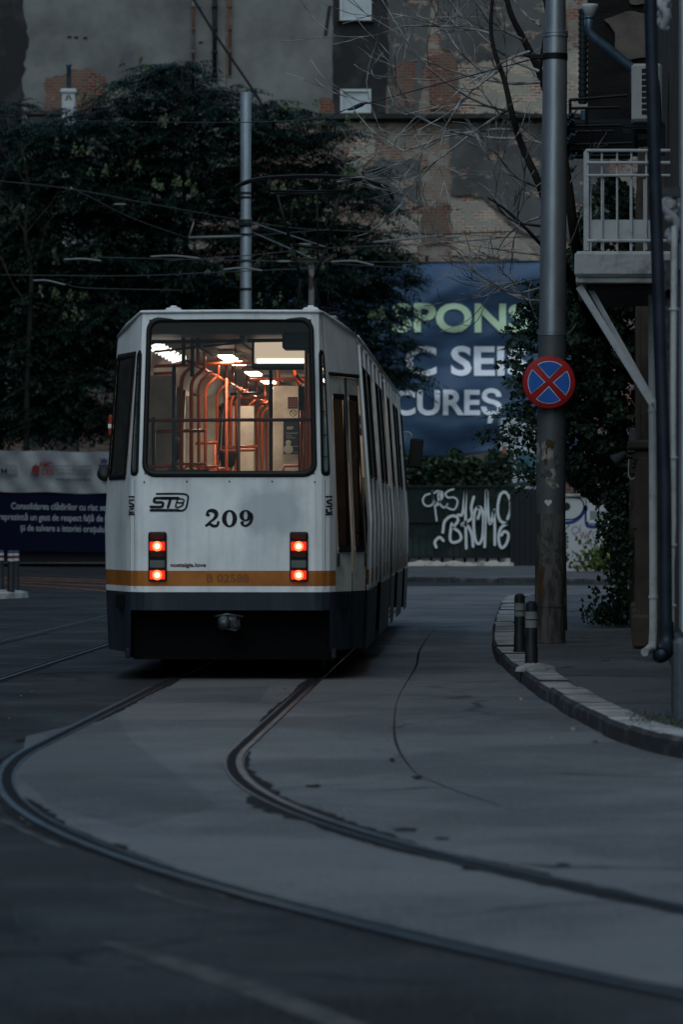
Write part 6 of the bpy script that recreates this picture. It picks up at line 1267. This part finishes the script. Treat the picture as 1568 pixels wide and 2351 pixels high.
b0 = P(-20, 1290, 134); big_tree('leafy_tree', left_poly, 135.0, 3.5, 220, 'darker leafy tree cut by the left picture edge beside the big one', (b0.x, 135.0, 0), 5, 8, .8, 'leafy trees behind the hoarding', 20)
# bare dead twigs at the far left
def branch(mb, p, d, r, ln, depth, rnd, out, upb=.25, spread=.6, flat=.6, minr=.0022, seg=5, leafpts=None):
    pts = [p]; rs_ = [r]; q = p.copy(); dd = d.normalized(); st = ln / seg
    arc = Vector((rnd.uniform(-1, 1), rnd.uniform(-1, 1) * flat, rnd.uniform(-.7, 1))) * .20
    for i in range(seg):
        dd = (dd + arc + Vector((rnd.uniform(-1, 1) * .10, rnd.uniform(-1, 1) * .10 * flat, rnd.uniform(-1, 1) * .10 + upb * (.45 * i / seg - .08)))).normalized(); q = q + dd * st; pts.append(q.copy()); rs_.append(lerp(r, r * .5, (i + 1) / seg))
    out.append((pts, rs_))
    if depth <= 0 or r * .5 < minr:
        if leafpts is not None: leafpts.append((q, dd))
        return
    nk = rnd.choice((2, 3, 3, 4))
    for j in range(nk):
        i = rnd.randint(1, seg) if j else seg; b0 = pts[i]; base = (pts[i] - pts[i - 1]).normalized(); ax = Vector((rnd.uniform(-1, 1), rnd.uniform(-1, 1) * flat, rnd.uniform(-.5, 1.1))).normalized()
        nd = (base + ax * spread * rnd.uniform(.6, 1.2)).normalized(); branch(mb, b0, nd, rs_[i] * rnd.uniform(.55, .78), ln * rnd.uniform(.5, .82), depth - 1, rnd, out, upb, spread, flat, minr, seg, leafpts)
YR = 47.5; kr = YR / F
bare_base = Vector(P(1425, 1440, YR + 7)); bare_base.z = .11
bt = empty('bare_tree', bare_base, 0, 'leafless tree with dark leaning limbs and grey twigs spreading left from behind the big pole', 'tree')
def R_P(x, y, dy=0.): return P(x, y, YR + dy) - bare_base
b = MB(); limbA = [R_P(1425, 1330, 7), R_P(1420, 1100, 7), R_P(1400, 900, 6), R_P(1352, 720, 3.0), R_P(1290, 600, .9), R_P(1246, 445, .3), R_P(1198, 335, .2), R_P(1176, 262), R_P(1158, 185), R_P(1137, 125), R_P(1127, 60), R_P(1136, -60)]
rad = [.16, .13, .11, .085, .06, .05, .043, .038, .033, .028, .024, .02]; q = catmull(limbA, 5); rr = [lerp(rad[min(int(i / 5), 11)], rad[min(int(i / 5) + 1, 11)], (i % 5) / 5) for i in range(len(q))]; b.tube(q, rr, 10)
limbB = [R_P(1352, 720, 3.), R_P(1322, 560, 1.2), R_P(1300, 400, .8), R_P(1272, 270, .7), R_P(1238, 165, .5), R_P(1204, 95, .4), R_P(1172, 30, .3), R_P(1150, -60, .3)]; rad = [.08, .065, .06, .055, .048, .042, .036, .03]
q = catmull(limbB, 5); rr = [lerp(rad[min(int(i / 5), 7)], rad[min(int(i / 5) + 1, 7)], (i % 5) / 5) for i in range(len(q))]; b.tube(q, rr, 10)
limbC = [R_P(1238, 165, .5), R_P(1252, 90, .4), R_P(1258, 40, .4), R_P(1240, -60, .4)]; b.tube(catmull(limbC, 5), .03, 8)
limbD = [R_P(1305, 640, 1.2), R_P(1240, 560, .1), R_P(1170, 490, -.1), R_P(1120, 455, -.2)]; b.tube(catmull(limbD, 5), [lerp(.03, .010, i / 15) for i in range(16)], 8)
b.build('trunk', M_['bark'], bt, True)
rnd = random.Random(77); out = []
starts = []
for x, y, tx, ty, ln in ((1240, 60, 1100, 20, 1.5), (1200, 92, 1010, 20, 1.9), (1215, 120, 1080, 150, 1.7), (1238, 165, 1020, 95, 2.1), (1150, 160, 960, 250, 2.0), (1160, 195, 1000, 120, 1.5), (1240, 190, 1040, 230, 2.2), (1172, 250, 980, 320, 1.9), (1225, 262, 960, 240, 2.3), (1200, 300, 900, 238, 2.3), (1190, 320, 1010, 330, 1.9), (1240, 330, 1060, 300, 1.4), (1235, 430, 1060, 400, 1.3), (1240, 500, 1090, 480, 1.3), (1245, 520, 1090, 505, 1.7), (1250, 545, 1080, 560, 1.3), (1240, 585, 1100, 570, 1.2), (1130, 80, 960, 10, 1.6), (1128, 60, 1040, -20, 1.0), (1245, 640, 1130, 640, 1.0), (1250, 660, 1070, 730, 1.25), (1245, 690, 1080, 730, 1.0), (1240, 460, 1130, 380, .9), (1160, 200, 1200, 100, .7), (1200, 330, 1260, 280, .6), (1310, 420, 1350, 330, .5), (1310, 560, 1345, 480, .5), (1300, 200, 1330, 120, .45), (1318, 620, 1340, 560, .4)):
    dy = rnd.uniform(-.9, .9); p = R_P(x, y, .25); d = R_P(tx, ty, .25 + dy) - p; starts.append((p, d, ln))
for p, d, ln in starts:
    seglist = []; branch(None, p, d, .0185 * (ln / 1.8) ** .5, ln * .72, 5, rnd, out, .30, .62, .55, .0016, 5)
print('twigs', len(out))
b = MB()
for pts, rs_ in out:
    r = rs_ if len(pts) == len(rs_) else rs_[0]; b.tube(pts, [max(x * 1.1, .0046) for x in r], 5, caps=False)
tw = b.build('twigs', M_['twig'], bt, True)
# bright clear twigs like dead vines at far left of the big tree
rnd = random.Random(4); out = []; p = P(70, 400, 128) 
dt_base = Vector(P(60, 1290, 129)); dt_base.z = 0; dt = empty('bare_tree', dt_base, 0, 'thin leafless dead tree with pale twigs in front of the leaves at far left', 'tree')
main = catmull([Vector((0, 0, 0)), P(62, 900, 129) - dt_base, P(72, 640, 129) - dt_base, P(58, 540, 129) - dt_base, P(66, 440, 129) - dt_base, P(50, 330, 129) - dt_base], 5)
for (x, y, tx, ty) in ((66, 440, 20, 300), (60, 540, 10, 420), (60, 400, 60, 300), (70, 620, 120, 560), (66, 700, 10, 640), (58, 540, 90, 470)): a = P(x, y, 129) - dt_base; branch(None, a, (P(tx, ty, 128.5) - dt_base) - a, .03, 1.6, 3, rnd, out, .3, .6, .6, .008, 4)
b = MB(); b.tube(main, [lerp(.12, .03, i / (len(main) - 1)) for i in range(len(main))], 7); b.build('trunk', M_['bark'], dt, True)
b = MB()
for pts, rs_ in out: b.tube(pts, [max(x * .7, .007) for x in rs_], 4, caps=False)
b.build('twigs', M_['stuccod'], dt, True)

# vines and saplings behind and beside the big pole
def leaf_cloud(O, rs, size, down=.5, fold=True):
    n = len(O); d = unit(np.stack([rs.normal(0, .8, n), rs.normal(-.35, .6, n), rs.normal(-down, .5, n)], 1)); s = unit(np.cross(d, unit(rs.normal(0, 1, (n, 3)) + np.array([0, -.6, .6])))); L = rs.uniform(.65, 1.25, n) * size
    nn = np.cross(s, d); l, w = L[:, None], (L * .42)[:, None]
    V = np.stack([O, O + d * l * .35 + s * w + nn * l * .10, O + d * l, O + d * l * .35 - s * w + nn * l * .10], 1)
    return V.reshape(-1, 3)
vb = Vector(P(1395, 1440, 51)); vb.z = .1
vine = empty('climbing_vine', vb, 0, 'dense dark climbing vine filling the gap between the big pole and the townhouse', 'climbing plant')
vpoly = [(1292, 620), (1330, 500), (1360, 430), (1400, 400), (1450, 430), (1470, 560), (1475, 700), (1478, 900), (1455, 1000), (1450, 1120), (1440, 1170), (1400, 1150), (1370, 1160), (1330, 1125), (1290, 1090), (1240, 1100), (1190, 1100), (1150, 1000), (1170, 900), (1160, 760), (1210, 690)]
rs = np.random.RandomState(12); xx = rs.uniform(1140, 1480, 70000); yy = rs.uniform(400, 1180, 70000); ok = inpoly(xx, yy, vpoly); xx, yy = xx[ok], yy[ok]
def vnoise(x, y, s): return np.array([noise.noise(Vector((a / s, c / s, 3.1))) for a, c in zip(x, y)])
nz_ = vnoise(xx, yy, 42.); prob = np.clip(.75 + 1.3 * nz_, .1, 1) * np.where(xx < 1250, .28 * np.clip((xx - 1140) / 90, 0, 1), 1.0); keep = rs.rand(len(xx)) < prob; xx, yy = xx[keep], yy[keep]; nz_ = nz_[keep]
yd = 51.5 - 1.4 * nz_ + rs.uniform(-1.2, 1.2, len(xx)) + np.where(xx < 1250, -1.5, 0)
O = np.stack([(xx - CX) * yd / F, yd, CH + (HY - yy) * yd / F], 1) - np.array(vb); V = leaf_cloud(O, rs, .075)
mesh_np('leaves', V, np.arange(len(V)).reshape(-1, 4), LEAF_B, vine); print('vine leaves', len(V) // 4)
b = MB(); rnd = random.Random(6)
for i in range(9): x = rnd.uniform(1340, 1450); b.tube(catmull([P(1425 + rnd.uniform(-15, 20), 1440, 51) - vb, P(1420 + rnd.uniform(-20, 20), 1250, 51.4) - vb, P(x + rnd.uniform(-30, 30), 1000, 51.8) - vb, P(x + rnd.uniform(-70, 40), 760, 52) - vb], 6), [lerp(.03, .008, t / 18) for t in range(19)], 6)
b.build('stems', M_['bark'], vine, True)
# hanging tendrils
tb = MB(); O = []
for i in range(13):
    x = rnd.uniform(1375, 1440); y = rnd.uniform(1120, 1180); L_ = rnd.uniform(60, 250); pts = []
    for t in range(9): pts.append(P(x + 14 * math.sin(t * .8 + i) + t * rnd.uniform(-1, 3.5), y + L_ * t / 8, 49.5) - vb)
    pts = catmull(pts, 4); tb.tube(pts, .006, 5)
    for p in pts: 
        for _ in range(rnd.choice((1, 2, 4))): O.append(p + Vector((rnd.uniform(-.05, .05), rnd.uniform(-.05, .05), rnd.uniform(-.04, .04))))
tb.build('tendrils', M_['bark2'], vine); V = leaf_cloud(np.array([tuple(o) for o in O]), rs, .06, .8); mesh_np('tendril_leaves', V, np.arange(len(V)).reshape(-1, 4), LEAF_B, vine)
# leafy sprays left of the pole: each spray hangs off one stem
sp_base = Vector(P(1300, 1440, 48.5)); sp_base.z = .1
sap = empty('sapling', sp_base, 0, 'young leafy sapling whose feathery sprays reach left of the big pole over the blue banner', 'sapling')
b = MB(); O, D, L = [], [], []; LO = []
b.tube(catmull([(0, 0, 0), P(1296, 1200, 48.5) - sp_base, P(1285, 950, 48.5) - sp_base, P(1270, 700, 48.5) - sp_base], 6), [lerp(.014, .008, t / 18) for t in range(19)], 7)
rnd = random.Random(15)
for x, y, tx, ty in ((1275, 760, 1185, 700), (1275, 800, 1150, 760), (1278, 860, 1145, 835), (1280, 900, 1160, 880), (1280, 930, 1150, 960), (1282, 980, 1165, 940), (1282, 1010, 1120, 985), (1284, 1050, 1095, 1000), (1286, 1090, 1135, 1060), (1288, 1120, 1150, 1090), (1275, 720, 1195, 745), (1280, 830, 1175, 800), (1286, 1100, 1180, 1130), (1280, 960, 1130, 1020), (1275, 700, 1210, 650)):
    a = P(x, y, 48.5) - sp_base; c = P(tx, ty, 47.9 + rnd.uniform(-.3, .3)) - sp_base; mid = a.lerp(c, .5) + Vector((0, 0, rnd.uniform(.02, .12))); q = catmull([a, mid, c], 7); b.tube(q, [lerp(.009, .003, t / 14) for t in range(15)], 5)
    kind = rnd.random() < .55
    for i, p in enumerate(q[3:]):
        t = (q[min(i + 4, 14)] - q[i + 2]).normalized()
        if kind and i % 2 == 0:
            for sg in (-1, 1): O.append(tuple(p)); D.append((t.x * .8 , rnd.uniform(-.5, .5), sg * .35 + rnd.uniform(-.3, .1))); L.append(rnd.uniform(.22, .36))
        else:
            for _ in range(3): LO.append(tuple(p + Vector((rnd.uniform(-.05, .05), rnd.uniform(-.06, .06), rnd.uniform(-.04, .05)))))
b.build('stems', M_['bark2'], sap, True); V, Fq = frond_mesh(np.array(O), np.array(D), np.array(L), 9, .26, .35, rs, .36); mesh_np('fronds', V, Fq, LEAF_B, sap)
V = leaf_cloud(np.array(LO), rs, .085, .3); mesh_np('leaves', V, np.arange(len(V)).reshape(-1, 4), LEAF_B, sap)
# hedge behind the gate and little weeds
hb = Vector(P(1035, 1290, 121)); hb.z = 0; hedge = empty('hedge', hb, 0, 'dark green hedge top showing between the blue banner and the graffiti gate', 'hedge')
rs = np.random.RandomState(4); n = 9000; xx = rs.uniform(900, 1175, n); top = 1052 + 12 * np.sin(xx / 17) + 8 * np.sin(xx / 7.) ; yy = top + (1250 - top) * rs.rand(n) ** 1.6; yd = 121 + rs.uniform(-1.2, 1.2, n); O = np.stack([(xx - CX) * yd / F, yd, CH + (HY - yy) * yd / F], 1) - np.array(hb); V = leaf_cloud(O, rs, .17, .1); mesh_np('leaves', V, np.arange(len(V)).reshape(-1, 4), LEAF_D, hedge)
b = MB()
for i in range(10): x = 910 + i * 26; p = P(x, 1290, 121) - hb; p.z = 0; b.tube([p, p + Vector((.1, .1, 1.6)), p + Vector((-.1, 0, 2.9))], [.05, .04, .02], 6)
b.build('stems', M_['bark2'], hedge, True)
def tuft(x, y, Y, w, h, n, size, m, label, seed):
    rs = np.random.RandomState(seed); c = Vector(P(x, y, Y)); c.z = max(c.z, .1); e = empty('weed', c, 0, label, 'weed'); O = np.stack([rs.normal(0, w * .4, n), rs.normal(0, w * .25, n), np.abs(rs.normal(0, h * .5, n))], 1); V = leaf_cloud(O, rs, size, -.8); mesh_np('leaves', V, np.arange(len(V)).reshape(-1, 4), m, e)
    b = MB(); [b.tube([(0, 0, 0), (rs.normal(0, w * .3), 0, h * .8)], .01, 4) for _ in range(5)]; b.build('stems', M_['bark2'], e)
tuft(1398, 1312, 104.5, 1.1, .75, 900, .14, LIME, 'yellow green weed clump against the pale graffiti wall', 1)
tuft(1395, 1436, 50.0, .35, .35, 350, .07, LEAF_B, 'dark weed at the foot of the climbing vine on the pavement', 2)
tuft(1440, 1425, 51.0, .5, .6, 500, .08, LEAF_B, 'dark leafy weed beside the narrow brown cabinet', 3)
# grass along the inner edge of the kerb, lower right
gr = MB(); rnd = random.Random(17)
for i in range(700):
    x = rnd.uniform(1440, 1600); y = 1650 + (x - 1440) * .09 + rnd.gauss(0, 9); Yg = GY(y, .12); p = Vector(((x - CX) * Yg / F, Yg, .112)); a = rnd.uniform(0, 6.28); h = rnd.uniform(.015, .05); w = Vector((math.cos(a), math.sin(a), 0)) * .004; t = Vector((rnd.gauss(0, .015), rnd.gauss(0, .015), h)); gr.add((p - w, p + w, p + t), ((0, 1, 2),))
tag(gr.build('grass', leafmat('grass_blades', (.015, .025, .012), (.035, .05, .022))), kind='stuff')
# litter and fallen leaves
lt = MB(); rnd = random.Random(23)
LIT = leafmat('litter_mix', (.06, .055, .045), (.32, .33, .33))
for i in range(150):
    if rnd.random() < .6: x, y = rnd.uniform(1140, 1500), rnd.uniform(1380, 1540); h = .121 if x > 1180 and y < 1600 else .006
    else: x, y = rnd.uniform(20, 1400), 1570 + 500 * rnd.random() ** 2; h = .006
    Yl = GY(y, 0.1 if h > .1 else 0); p = Vector(((x - CX) * Yl / F, Yl, h)); s_ = rnd.uniform(.006, .018); a = rnd.uniform(0, 6.3)
    if h > .1 and x < 1250: continue
    lt.add([p + Vector((s_ * math.cos(a + k * 1.57) * (1 if k % 2 else .6), s_ * math.sin(a + k * 1.57), rnd.uniform(0, .008))) for k in range(4)], ((0, 1, 2, 3),))
for x, y, s_ in ((1315, 1676, .02), (1367, 1706, .022), (1195, 1607, .015)):
    Yl = GY(y); lt.box(((x - CX) * Yl / F, Yl, .012), (s_ * 1.4, s_ * 2.5, .02), mi=0)
tag(lt.build('litter', LIT), kind='stuff')
